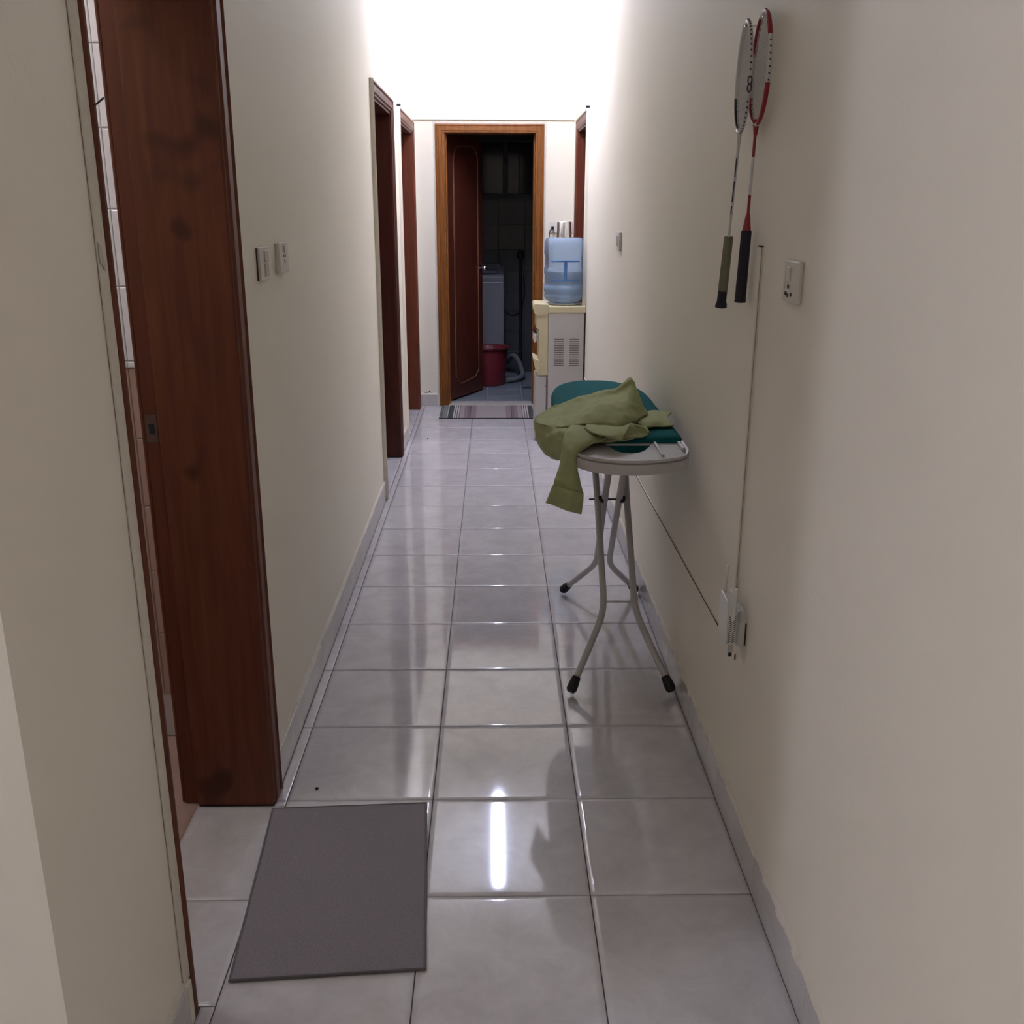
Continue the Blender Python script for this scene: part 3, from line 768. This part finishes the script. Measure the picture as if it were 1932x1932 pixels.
# front flap with its hem, and the turned-up loop beside it
cloth('hem_flap', [
    [(1108, 798, -.920), (1140, 800, -.922), (1170, 801, -.922), (1192, 796, -.922)],
    [(1105, 804, -.929), (1136, 809, -.932), (1164, 812, -.932), (1187, 805, -.934)],
    [(1103, 807, -.932), (1121, 816, -.933), (1152, 822, -.932), (1180, 818, -.930)],
    [(1104, 808, -.930), (1122, 818, -.929), (1150, 825, -.926), (1173, 832, -.916)]], shirt, .004, 34, 30, .002, 22, 11)
cloth('hem_loop', [
    [(1189, 798, -.932), (1202, 802, -.934), (1215, 806, -.930), (1223, 811, -.924)],
    [(1186, 804, -.934), (1197, 808, -.924), (1212, 811, -.920), (1225, 815, -.920)],
    [(1180, 814, -.922), (1192, 816, -.914), (1210, 817, -.912), (1224, 818, -.914)],
    [(1176, 826, -.908), (1190, 826, -.906), (1208, 825, -.905), (1219, 822, -.908)]], shirt, .005, 24, 24, .001, 26, 13)
cloth('shirt_tail', [
    [(1196, 792, -.913), (1215, 779, -.916), (1232, 775, -.920), (1250, 776, -.917), (1268, 779, -.917)],
    [(1198, 796, -.918), (1217, 787, -.921), (1234, 783, -.923), (1250, 783, -.918), (1259, 787, -.914)],
    [(1206, 800, -.916), (1222, 797, -.920), (1236, 795, -.922), (1252, 795, -.918), (1264, 796, -.913)],
    [(1216, 806, -.911), (1226, 806, -.912), (1240, 805, -.911), (1256, 805, -.911), (1272, 803, -.911)]], shirt, .004, 34, 28, .003, 24, 17)
sleeve = cloth('sleeve', [
    [(1082, 803, -.918), (1100, 806, -.920), (1122, 812, -.922), (1148, 823, -.918)],
    [(1070, 812, -.922), (1084, 818, -.924), (1106, 826, -.918), (1140, 831, -.908)],
    [(1064, 828, 2.99), (1076, 834, 2.95), (1092, 840, 2.91), (1112, 840, -.903)],
    [(1063, 848, 2.96), (1072, 852, 2.91), (1080, 856, 2.89), (1087, 858, 2.90)],
    [(1058, 878, 2.95), (1067, 880, 2.90), (1077, 882, 2.89), (1088, 882, 2.90)],
    [(1050, 902, 2.95), (1063, 905, 2.90), (1078, 907, 2.89), (1093, 908, 2.91)],
    [(1046, 916, 2.95), (1062, 920, 2.90), (1080, 925, 2.89), (1098, 929, 2.91)]], shirt, .010, 30, 50, .004, 20, 23)
cloth('cuff', [
    [(1045, 916, 2.945), (1062, 920, 2.895), (1080, 925, 2.885), (1099, 929, 2.905)],
    [(1039, 933, 2.945), (1058, 939, 2.895), (1078, 945, 2.885), (1098, 949, 2.905)],
    [(1032, 949, 2.95), (1052, 956, 2.898), (1074, 964, 2.888), (1095, 969, 2.91)]], sleeve, .012, 24, 20, .002, 24, 29)

# ================================================================ water dispenser, bottle and cup
wd = thing('water_dispenser', (.45, 7.0, 0), 'cream and beige floor-standing water dispenser against the right wall', 'water dispenser')
y0, y1 = 6.85, 7.16
MB().box(.372, .618, y0, y1, .012, .905).build('cabinet', M['beige_metal'], wd, bevel=.004)
frontp = [(.371, .012), (.371, .905), (.290, .905), (.288, .80), (.306, .79), (.306, .585), (.300, .575), (.296, .52), (.300, .505), (.371, .480)]
MB().prism([(.371, .475), (.371, .905), (.290, .905), (.288, .802), (.308, .79), (.308, .56), (.371, .56)][:6] + [(.30, .475)], 'y', y0+.002, y1-.002).build('front_panel', M['cream_plastic'], wd, bevel=.004)
MB().prism(rounded([(.371, .903), (.371, .962), (.275, .966), (.268, .945), (.274, .90), (.300, .885)], [0, 0, .02, .01, .01, .01]), 'y', y0-.004, y1+.004).build('top_front', M['cream_plastic'], wd, smooth=True, angle=30)
MB().box(.371, .626, y0-.004, y1+.004, .905, .952).build('top_cover', M['cream_plastic'], wd, bevel=.006)
MB().lathe([(.105, 0), (.115, .006), (.112, .011), (.08, .010)], (.485, 7.005, .952), 32).build('bottle_collar', M['white_plastic'], wd, smooth=True)
MB().prism(rounded([(.355, .478), (.305, .488), (.288, .50), (.272, .575), (.270, .592), (.290, .585), (.315, .57)], [0, .01, .01, 0, .004, 0, 0]), 'y', y0+.006, y1-.006).build('drip_tray', M['cream_plastic'], wd, smooth=True, angle=30)
dr = MB().box(.284, .368, y0+.003, y1-.003, .03, .468).build('lower_door', M['beige_metal'], wd, bevel=.006)
MB().box(.360, .3715, y0-.0005, y0+.004, .03, .47).build('door_gap', M['slot'], wd)
for k, yy in enumerate((6.91, 7.0, 7.09)):
    tp = MB(); tp.tube([(.308, yy, .752), (.285, yy, .752)], .012, 12)
    tp.tube([(.287, yy, .762), (.283, yy, .70)], [.013, .010], 12)
    tp = tp.build('tap', M['white_plastic'], wd, smooth=True)
    MB().box(.270, .296, yy-.010, yy+.010, .764, .774).build('lever', M['red_plastic' if k == 2 else 'black'], tp, bevel=.003)
vm_ = None
for ci, (x0, x1) in enumerate(((.413, .482), (.520, .585))):
    for r_ in range(13):
        z = .545+.0152*r_
        if vm_ is None:
            b = MB().box(-.034, .034, -.0012, .004, -.0028, .0028); vo = b.build('vent_slot', M['slot'], None); vm_ = vo.data; bpy.data.objects.remove(vo)
        o = link_mesh('vent_slot', vm_, wd); o.location = Vector(((x0+x1)/2, y0, z))-ORIG[wd.name]
MB().box(.355, .359, y0-.002, y0+.002, .40, .408).build('screw', M['black'], wd)
# back gap pipes
MB().tube([(.612, 7.175, .06), (.612, 7.175, .80)], .008, 8).build('cable', M['black'], wd)

wbt = thing('water_bottle', (.485, 7.005, .964), 'large blue water bottle upside down on the dispenser', 'bottle')
R0 = .140
prof = [(.060, .002), (.098, .006), (.124, .018), (.135, .036), (.137, .055), (.133, .068), (R0, .080), (R0, .118), (.1325, .127), (R0-.005, .135), (R0-.005, .19), (R0, .20), (R0, .235), (.1335, .245),
        (R0-.005, .253), (R0-.005, .318), (R0, .33), (R0, .395), (.138, .415), (.128, .430), (.112, .437), (.0, .434)]
MB().lathe(prof, (.485, 7.005, .964), 48).build('shell', M['bottle'], wbt, smooth=True, angle=50)
wl = .215
wp = [(.0, .006), (.060, .006), (.096, .010), (.120, .021), (.131, .038), (.133, .055), (.129, .068), (.136, .083), (.136, .117), (.129, .127), (.131, .136), (.131, .188), (.135, .2), (.135, wl), (0, wl)]
MB().lathe(wp, (.485, 7.005, .964), 48).build('water', M['water'], wbt, smooth=True, angle=50)
# moulded grip: an I-shaped deep blue bar standing on the near side of the shell
hd = MB()
def arc(z, a0, a1, r): return [(.485+r*math.sin(a0+(a1-a0)*k/12), 7.005-r*math.cos(a0+(a1-a0)*k/12), .964+z) for k in range(13)]
hd.tube(arc(.286, -.75, .75, .137), .0055, 8); hd.tube(arc(.158, -.75, .75, .137), .0045, 8)
hd.tube([(.485, 7.005-.134, .964+.160), (.485, 7.005-.134, .964+.284)], .012, 10, flat=(1, .6))
hd.build('grip', M['bottle_solid'], wbt, smooth=True)

cup = thing('steel_cup', (.48, 7.0, 1.401), 'shiny steel cup standing upside down on the blue bottle', 'cup')
MB().lathe([(.0, .103), (.046, .104), (.049, .100), (.0515, .004), (.053, .0), (.049, .0), (.047, .098), (.0, .1)], (.48, 7.0, 1.402), 40).build('body', M['steel'], cup, smooth=True, angle=40)

# ================================================================ things on the walls
def plate(name, plane, a0, a1, z0, z1, label, cat, depth=.009, mat='white_plastic', group=None):
    """wall plate; a = run along the wall"""
    if plane == 'L': loc = (XL, (a0+a1)/2, (z0+z1)/2)
    elif plane == 'R': loc = (XR, (a0+a1)/2, (z0+z1)/2)
    else: loc = ((a0+a1)/2, YE, (z0+z1)/2)
    t = thing(name, loc, label, cat, group)
    def bx(p0, p1, u0, u1, v0, v1, nm, mt, par=t, bev=.002):
        if plane == 'L': q = (XL+p0, XL+p1, u0, u1, v0, v1)
        elif plane == 'R': q = (XR-p1, XR-p0, u0, u1, v0, v1)
        else: q = (u0, u1, YE-p1, YE-p0, v0, v1)
        return MB().box(*q).build(nm, M[mt], par, bevel=bev)
    bx(0, depth, a0, a1, z0, z1, 'plate', mat, bev=.003)
    return t, bx
t, bx = plate('light_switch', 'L', 2.70, 2.80, 1.408, 1.497, 'two-rocker light switch on the left wall, nearer of the pair', 'switch', .010, 'ivory')
bx(.0095, .0135, 2.745, 2.79, 1.457, 1.487, 'rocker', 'grey_plastic'); bx(.0095, .0125, 2.745, 2.79, 1.418, 1.453, 'rocker', 'grey_plastic')
bx(-.0005, .003, 2.694, 2.7005, 1.41, 1.495, 'painted_shadow_gap', 'crack_shade', bev=0)  # dark strip painting in the shade at the plate's near edge
t, bx = plate('wall_socket', 'L', 2.93, 3.05, 1.413, 1.50, 'square power socket with round holes on the left wall beside the switch', 'socket', .014, 'ivory')
for (u, v) in ((2.985, 1.462), (3.005, 1.462), (2.995, 1.447)): bx(.0135, .0146, u-.004, u+.004, v-.004, v+.004, 'socket_hole', 'crack_shade', bev=0)
bx(.0138, .019, 2.985, 3.005, 1.472, 1.492, 'rocker', 'ivory')
t, bx = plate('light_switch', 'R', 5.03, 5.14, 1.393, 1.482, 'small pale switch plate on the right wall above the ironing board', 'switch', .014)
for k in range(3): bx(.0135, .017, 5.05+.025*k, 5.07+.025*k, 1.415, 1.462, 'rocker', 'grey_plastic')
t, bx = plate('wall_socket', 'R', 2.045, 2.15, 1.41, 1.495, 'square power socket on the right wall beside the rackets', 'socket', .011, 'ivory')
bx(.0105, .015, 2.098, 2.118, 1.452, 1.482, 'rocker', 'ivory')
for (u, v) in ((2.108, 1.442), (2.123, 1.427), (2.085, 1.427), (2.108, 1.424)): bx(.0115, .0128, u-.0045, u+.0045, v-.004, v+.004, 'socket_hole', 'crack_shade', bev=0)
bx(.0105, .0125, 2.135, 2.145, 1.435, 1.475, 'indicator', 'ivory')
t, bx = plate('wall_socket', 'E', .440, .530, 1.402, 1.495, 'white socket on the end wall with a black plug, left of the steel cup', 'socket', .010)
bx(.0095, .05, .455, .475, 1.43, 1.455, 'plug', 'black')
c_ = MB().tube(smooth_path([(.462, YE-.045, 1.44), (.44, YE-.06, 1.42), (.438, YE-.05, 1.34), (.45, YE-.035, 1.2), (.47, YE-.03, .9)], .04), .004, 8).build('power_cord', M['black'], t, smooth=True)
t, bx = plate('wall_socket', 'E', .560, .650-.022, 1.402, 1.495, 'white socket on the end wall right of the steel cup near the corner', 'socket', .010)
bx(.0095, .016, .575, .590, 1.44, 1.475, 'rocker', 'white_plastic'); bx(.0095, .011, .600, .606, 1.44, 1.446, 'socket_hole', 'crack_shade', bev=0)

cd = thing('cable_trunking', (XR, 2.385, .63), 'thin cream vertical cable trunking running down the right wall below the racket handles', 'trunking')
MB().box(XR-.008, XR+.001, 2.372, 2.398, .625, 1.512).build('cover', M['wall'], cd, bevel=.002)
MB().box(XR-.0035, XR+.001, 2.3655, 2.372, .64, 1.512).build('caulk', M['plaster'], cd)
b = MB(); vs = []; fs = []
for k in range(121):
    z = .62+.892*k/120; w = .0012+.0008*noise.noise(Vector((4, 1, z*18)))
    vs += [(XR-.0040, 2.3690-w, z), (XR-.0040, 2.3690+w, z)]
for k in range(120): fs.append((2*k, 2*k+1, 2*k+3, 2*k+2))
b.add(vs, fs).build('gap_line', M['crack_shade'], cd)
MB().box(XR-.0055, XR, 2.368, 2.40, 1.5125, 1.5155).build('top_gap', M['crack_shade'], cd)
lc = thing('cable_trunking', (XR, 4.5, .46), 'thin cream horizontal cable trunking low along the right wall behind the ironing board', 'trunking')
b = MB(); vs = []; fs = []
for k in range(61):
    y = 2.34+4.5*k/60; z = .474-.009*(y-2.5)*.9 if y < 5 else .454
    vs += [(XR+.001, y, z-.008), (XR-.004, y, z-.0075), (XR-.004, y, z+.0075), (XR+.001, y, z+.008)]
for k in range(60):
    for c in range(3): fs.append((k*4+c, k*4+c+1, k*4+c+5, k*4+c+4))
b.add(vs, fs).build('cover', M['wall'], lc)
b = MB(); vs = []; fs = []
for k in range(121):
    y = 2.5+4.3*k/120; z = .482-.009*(y-2.5)*.9 if y < 5 else .462; w = .0016+.0013*noise.noise(Vector((y*7, 2, 2)))
    vs += [(XR-.0044, y, z-.004-w), (XR-.0044, y, z-.002+w)]
for k in range(120): fs.append((2*k, 2*k+1, 2*k+3, 2*k+2))
b.add(vs, fs).build('gap_line', M['crack_shade'], lc)  # dark line on the cover face, painted in for its shadow gap

sk = thing('wall_socket', (XR, 2.30, .58), 'chamfered low power socket box at the foot of the vertical trunking', 'socket')
b = MB(); P_ = [(2.262, .545), (2.270, .538), (2.345, .538), (2.353, .545), (2.353, .60), (2.34, .628), (2.285, .628), (2.262, .605)]
Pi = [(2.272, .549), (2.276, .546), (2.34, .546), (2.344, .55), (2.344, .598), (2.333, .62), (2.289, .62), (2.272, .602)]
n_ = len(P_)
vs = [(XR+.001, p[0], p[1]) for p in P_]+[(XR-.012, p[0], p[1]) for p in P_]+[(XR-.026, p[0], p[1]) for p in Pi]
fs = [(k*n_+i, k*n_+(i+1) % n_, (k+1)*n_+(i+1) % n_, (k+1)*n_+i) for k in range(2) for i in range(n_)]+[tuple(range(n_)), tuple(2*n_+i for i in range(n_))]
b.add(vs, fs).build('body', M['white_plastic'], sk)
MB().box(XR-.003, XR+.001, 2.2585, 2.263, .545, .605).build('gap_line', M['crack_shade'], sk)
rp_ = thing('wifi_repeater', (.588, 2.29, .60), 'white wireless repeater with two stub antennas plugged into the low socket', 'repeater')
b = MB(); b.prism(rounded([(2.247, .552), (2.325, .552), (2.325, .665), (2.247, .655)], .008), 'x', .580, .602); b.build('body', M['white_plastic'], rp_, bevel=.003)
MB().prism(rounded([(2.246, .548), (2.33, .548), (2.33, .672), (2.25, .668)], .01), 'x', .575, .580).build('front_cover', M['white_plastic'], rp_, bevel=.002)
MB().box(.602, XR-.0255, 2.265, 2.31, .565, .625).build('plug_base', M['white_plastic'], rp_, bevel=.003)
vm_ = None
for k in range(13):
    z = .562+.0056*k
    for xx in (.5853, .5953):
        if vm_ is None:
            b = MB().add([(-.0042, 0, -.0030), (.0042, 0, .0014), (.0042, 0, .0030), (-.0042, 0, -.0014), (-.0042, .002, -.0030), (.0042, .002, .0014), (.0042, .002, .0030), (-.0042, .002, -.0014)],
                         [(0, 1, 2, 3), (7, 6, 5, 4), (0, 4, 5, 1), (1, 5, 6, 2), (2, 6, 7, 3), (3, 7, 4, 0)])
            vo = b.build('vent_slot', M['crack_shade'], None); vm_ = vo.data; bpy.data.objects.remove(vo)
        o = link_mesh('vent_slot', vm_, rp_); o.location = Vector((xx, 2.2462, z))-ORIG[rp_.name]
an = MB().tube([(.590, 2.243, .622), (.590, 2.241, .640), (.592, 2.240, .706)], [.0055, .005, .0042], 10); an.build('antenna', M['white_plastic'], rp_, smooth=True)
an = MB().tube([(.587, 2.335, .64), (.588, 2.336, .665), (.590, 2.336, .735)], [.0055, .005, .0042], 10); an.build('antenna', M['white_plastic'], rp_, smooth=True)
MB().box(.586, .597, 2.250, 2.262, .530, .553).build('cable_plug', M['grey_plastic'], rp_, bevel=.001)
MB().box(.5875, .5955, 2.2515, 2.2605, .519, .531).build('plug_tip', M['black'], rp_)

# ---- rackets
def racket(name, label, near, far, ztop, zthroat, throat, grip_top, grip_bot, cols, logo):
    """near / far: (x, y) of the two sides of the head; the rest run down the wall"""
    ctop = Vector(((near[0]+far[0])/2, (near[1]+far[1])/2, (ztop+zthroat)/2))
    t = thing(name, (XR, ctop.y, ztop), label, 'racket')
    ax = Vector((near[0]-far[0], near[1]-far[1], 0)); hw_ = ax.length/2; ax.normalize()
    hh = (ztop-zthroat)/2
    tilt = (Vector(throat)-Vector((ctop.x, ctop.y, zthroat)))
    def HP(a, s_=1.0):
        q = ctop + ax*(math.cos(a)*hw_*s_*(1-.06*math.sin(a))) + Vector((0, 0, math.sin(a)*hh*s_))
        return q + tilt*((ztop-q.z)/(ztop-zthroat))
    n = 96
    pts = [HP(2*math.pi*k/n) for k in range(n)]
    b = MB(); b.tube(pts, .0048, 8, closed=True, flat=(1.15, 1.0))
    for k in range(n):
        a = 2*math.pi*k/n; c = cols(a)
        for j in range(8): b.m[k*8+j] = c
    b.build('frame', [M['white_paint'], M['red_paint'], M['black']], t, smooth=True)
    nrm = ax.cross(Vector((0, 0, 1))).normalized()
    g = MB()
    for k in range(56):
        a = 2*math.pi*(k+.5)/56
        if cols(a) != 0: continue
        if logo and 5.86 < a < 6.26: continue
        p = HP(a, 1.0); out = (HP(a, 1.05)-p).normalized()
        for w_ in (.0042,):
            cpt = p+out*.0042
            g.tube([cpt-out*.002, cpt+out*.0012], .0022, 6)
    gg = g.build('grommets', M['black'], t); gg['kind'] = 'stuff'
    s_ = MB()
    for k in range(-9, 10):
        f = k/10; a = math.acos(max(-1, min(1, f)))
        p, q = HP(a, .98), HP(-a, .98); s_.tube([p, q], .00055, 4, caps=False)
    for k in range(-10, 11):
        f = k/11; a = math.asin(f)
        p, q = HP(a, .98), HP(math.pi-a, .98); s_.tube([p, q], .0007, 4, caps=False)
    ss = s_.build('strings', M['string'], t); ss['kind'] = 'stuff'
    th = HP(-math.pi/2); gt = Vector(grip_top); gb = Vector(grip_bot)
    return t, th, gt, gb, HP, ax
def red_cols(a):
    d = math.degrees(a) % 360
    if 28 < d < 80 or 105 < d < 160: return 1
    if 205 < d < 330 and not 262 < d < 278: return 1
    if 330 <= d < 338: return 1
    return 0
def white_cols(a):
    d = math.degrees(a) % 360
    if 195 < d < 250: return 2
    return 0
t, th, gt, gb, HP, ax = racket('badminton_racket', 'red and white badminton racket with a black grip, nearer one on the right wall', (.604, 2.335), (.618, 2.545), 2.022, 1.785, (.612, 2.451, 1.785), (.606, 2.447, 1.548), (.605, 2.458, 1.378), red_cols, False)
d_ = gt-th
MB().tube([th+Vector((0, 0, .012)), th-Vector((0, 0, .01)), th+d_*.1], [.008, .0062, .0042], 10).build('throat', M['red_paint'], t, smooth=True)
MB().tube([th+d_*.08, th+d_*.30], .0036, 10).build('shaft', M['red_paint'], t, smooth=True)
MB().tube([th+d_*.30, th+d_*.66], .0035, 10).build('shaft', M['white_paint'], t, smooth=True)
MB().tube([th+d_*.66, th+d_*.86], .0036, 10).build('shaft', M['red_paint'], t, smooth=True)
MB().tube([th+d_*.84, th+d_*1.0], [.005, .0105], 12).build('ferrule', M['red_paint'], t, smooth=True)
e_ = gb-gt
gr = MB().tube([gt-e_*.0, gt+e_*.02, gt+e_*.5, gt+e_*.94, gb], [.0115, .0128, .0132, .0138, .0142], 8).build('grip', M['grip_black'], t, smooth=True, angle=30)
MB().tube([gb+Vector((-.004, -.003, .004)), gb+Vector((-.004, -.003, -.0008))], .006, 8).build('butt_cap', M['white_plastic'], gr)
MB().tube([(.628, HP(math.pi/2).y, 2.0135), (.606, HP(math.pi/2).y, 2.0125)], .0018, 6).build('nail', M['chrome'], t)

t, th, gt, gb, HP, ax = racket('badminton_racket', 'white badminton racket with a worn olive and black grip, overlapping the red one', (.589, 2.447), (.604, 2.632), 2.018, 1.776, (.598, 2.548, 1.776), (.594, 2.576, 1.530), (.592, 2.605, 1.352), white_cols, True)
d_ = gt-th
MB().tube([th+Vector((0, 0, .008)), th+d_*.12], [.006, .004], 10).build('throat', M['white_paint'], t, smooth=True)
MB().tube([th+d_*.1, th+d_*1.0], .0036, 10).build('shaft', M['white_paint'], t, smooth=True)
for a, c in ((.24, .42), (.46, .66), (.70, .78)):
    p, q = th+d_*a, th+d_*c
    off = Vector((-.0014, -.0026, 0))
    MB().tube([p+off, q+off], .0016, 6).build('shaft_stripe', M['black'], t)
e_ = gb-gt
MB().tube([gt, gt+e_*.02, gt+e_*.40, gt+e_*.76], [.0112, .0118, .0122, .0126], 8).build('grip', M['grip_worn'], t, smooth=True, angle=30)
MB().tube([gt+e_*.74, gt+e_*.92, gt+e_*.955, gb], [.0118, .0124, .0150, .0158], 8).build('grip_end', M['grip_black'], t, smooth=True, angle=30)
lg = MB()
for aa in (-.13, -.26):
    c0 = HP(aa); out = (HP(aa, 1.05)-c0).normalized(); tg = (HP(aa+.01)-HP(aa-.01)).normalized(); bn = out.cross(tg)
    lg.tube([c0+out*.0052+(tg*math.cos(2*math.pi*k/24)*.0085+bn*math.sin(2*math.pi*k/24)*.0046) for k in range(24)], .0014, 6, closed=True)
lg.build('emblem', M['black'], t)
MB().tube([(.628, HP(math.pi/2).y, 2.0095), (.591, HP(math.pi/2).y, 2.0085)], .0018, 6).build('nail', M['chrome'], t)

# ---- bent nail on the near left casing, chipped plaster, specks on the floor
p = at_y(163, 138, 1.66)
nl = thing('bent_nail', (XL+.01, p.y, p.z), 'small bent nail sticking out of the near left door casing', 'nail')
MB().tube([(XL+.004, 1.657, 1.748), (XL+.012, 1.659, 1.751), (XL+.024, 1.662, 1.761)], [.0014, .0014, .0016], 8).build('shank', M['black'], nl, smooth=True)
q = [Vector((XL+.0048, 1.618, 1.545)), Vector((XL+.0052, 1.628, 1.540)), Vector((XL+.0052, 1.632, 1.522)), Vector((XL+.0052, 1.640, 1.508)), Vector((XL+.0052, 1.634, 1.500)), Vector((XL+.0052, 1.626, 1.510)), Vector((XL+.0048, 1.6185, 1.512))]
MB().add(q + [v+Vector((.0008, 0, 0)) for v in q], [tuple(range(7)), tuple(range(13, 6, -1))] + [(i, (i+1) % 7, 7+(i+1) % 7, 7+i) for i in range(7)]).build('chipped_spot', M['grey_plastic'], door_1)
for k, (x, z, w, h) in enumerate(((-.57, .112, .05, .006), (-.545, .122, .012, .016), (-.53, .113, .03, .005), (-.51, .145, .016, .003))):
    fl_ = MB(); n_ = 9
    pts_ = [(x+w*.5*math.cos(2*math.pi*i/n_)*(1+.4*noise.noise(Vector((i*1.7, k, 0)))), z+h*.5*math.sin(2*math.pi*i/n_)*(1+.4*noise.noise(Vector((i*1.3, k, 4))))) for i in range(n_)]
    fl_.prism(pts_, 'y', YE-.0012, YE+.0005).build('peeled_paint', M['crack_shade'], wall_end)
for u, v, lab in ((598, 1489, 'dark crumb on the floor tile behind the grey doormat'), (807, 828, 'dark crumb on the floor tile before the striped rug')):
    d = at_y(u, v, 1.0)-Vector((0, 0, CAM_H)); f_ = Vector((0, 0, CAM_H))+d*(-CAM_H/d.z)
    b = MB(); b.lathe([(.0, .0), (.004, .0005), (.0055, .003), (.003, .0055), (0, .006)], (f_.x, f_.y, 0), 7)
    props(b.build('crumb', M['stain'], None, loc=(f_.x, f_.y, 0)), lab, 'crumb')

# ================================================================ wash room contents
wm = thing('washing_machine', (-.19, 9.72, 0), 'white top-loading washing machine in the dim wash room', 'washing machine')
MB().box(-.47, .094, 9.50, 10.0, .03, .93).build('cabinet', M['washer'], wm, bevel=.015)
MB().prism(rounded([(9.498, .93), (9.498, .975), (9.53, .99), (10.0, 1.05), (10.0, .93)], [0, .01, .01, .01, 0]), 'x', -.472, .090).build('top_frame', M['washer'], wm, bevel=.006)
MB().box(-.42, .02, 9.54, 9.86, 1.0, 1.022).build('lid', M['alu'], wm, bevel=.006)
MB().box(-.44, .06, 9.87, 9.985, 1.02, 1.07).build('control_panel', M['alu'], wm, bevel=.006)
for x in (-.44, .06):
    for y in (9.54, 9.96): MB().lathe([(.02, .0), (.02, .03)], (x, y, -.002), 12).build('foot', M['rubber'], wm)
bk = thing('bucket', (-.055, 9.27, 0), 'red plastic bucket beside the open door in the wash room', 'bucket')
bp_ = [(0, .002), (.145, .002), (.150, .012), (.178, .33), (.190, .338), (.204, .344), (.206, .352), (.198, .354), (.184, .348), (.174, .338), (.146, .02), (0, .012)]
MB().lathe(bp_, (-.055, 9.27, .0), 48).build('body', M['red_plastic'], bk, smooth=True, angle=50)
dh = thing('drain_hose', (.2, 9.45, 0), 'pale grey ribbed drain hose looping on the floor beside the red bucket', 'hose')
path = spline([Vector(p) for p in ((.105, 9.30, .028), (.19, 9.36, .03), (.262, 9.48, .04), (.268, 9.60, .07), (.235, 9.72, .15), (.19, 9.80, .19), (.15, 9.86, .16), (.135, 9.93, .10))], 90)
MB().tube(path, [.0235+.0018*(k % 2) for k in range(91)], 12).build('ribbed_tube', M['hose'], dh, smooth=True)
pole = thing('mop', (.265, 9.93, 0), 'dark mop pole leaning upright against the wash room back wall', 'mop')
MB().tube([(.262, 9.90, .03), (.258, 10.0, 1.12)], .013, 10).build('pole', M['black'], pole, smooth=True)
MB().lathe([(.012, 0), (.034, .01), (.036, .04), (.022, .075), (.0, .085)], (.258, 9.985, 1.11), 16).build('head', M['black'], pole, smooth=True)
MB().tube([(.262, 9.895, .0), (.262, 9.895, .05)], .018, 10).build('foot', M['rubber'], pole)
ch = thing('supply_hose', (.15, 10.0, .7), 'thin dark hose sagging across the wash room back wall', 'hose')
MB().tube(spline([Vector(p) for p in ((.08, 10.01, .64), (.14, 10.005, .585), (.20, 10.005, .575), (.262, 10.008, .62), (.30, 10.012, .78), (.29, 10.012, .95))], 40), .007, 8).build('tube', M['black'], ch, smooth=True)
dc = thing('floor_drain', (.31, 9.07, 0), 'small oval drain cover set in the blue-grey wash room floor', 'drain')
MB().lathe([(0, .002), (.05, .002), (.062, .0015), (.066, -.002)], (.31, 9.07, -.002), 28).build('rim', M['alu'], dc, smooth=True)
for k in range(4): MB().box(.27+.022*k, .278+.022*k, 9.04, 9.10, .0, .0012).build('slot', M['black'], dc)
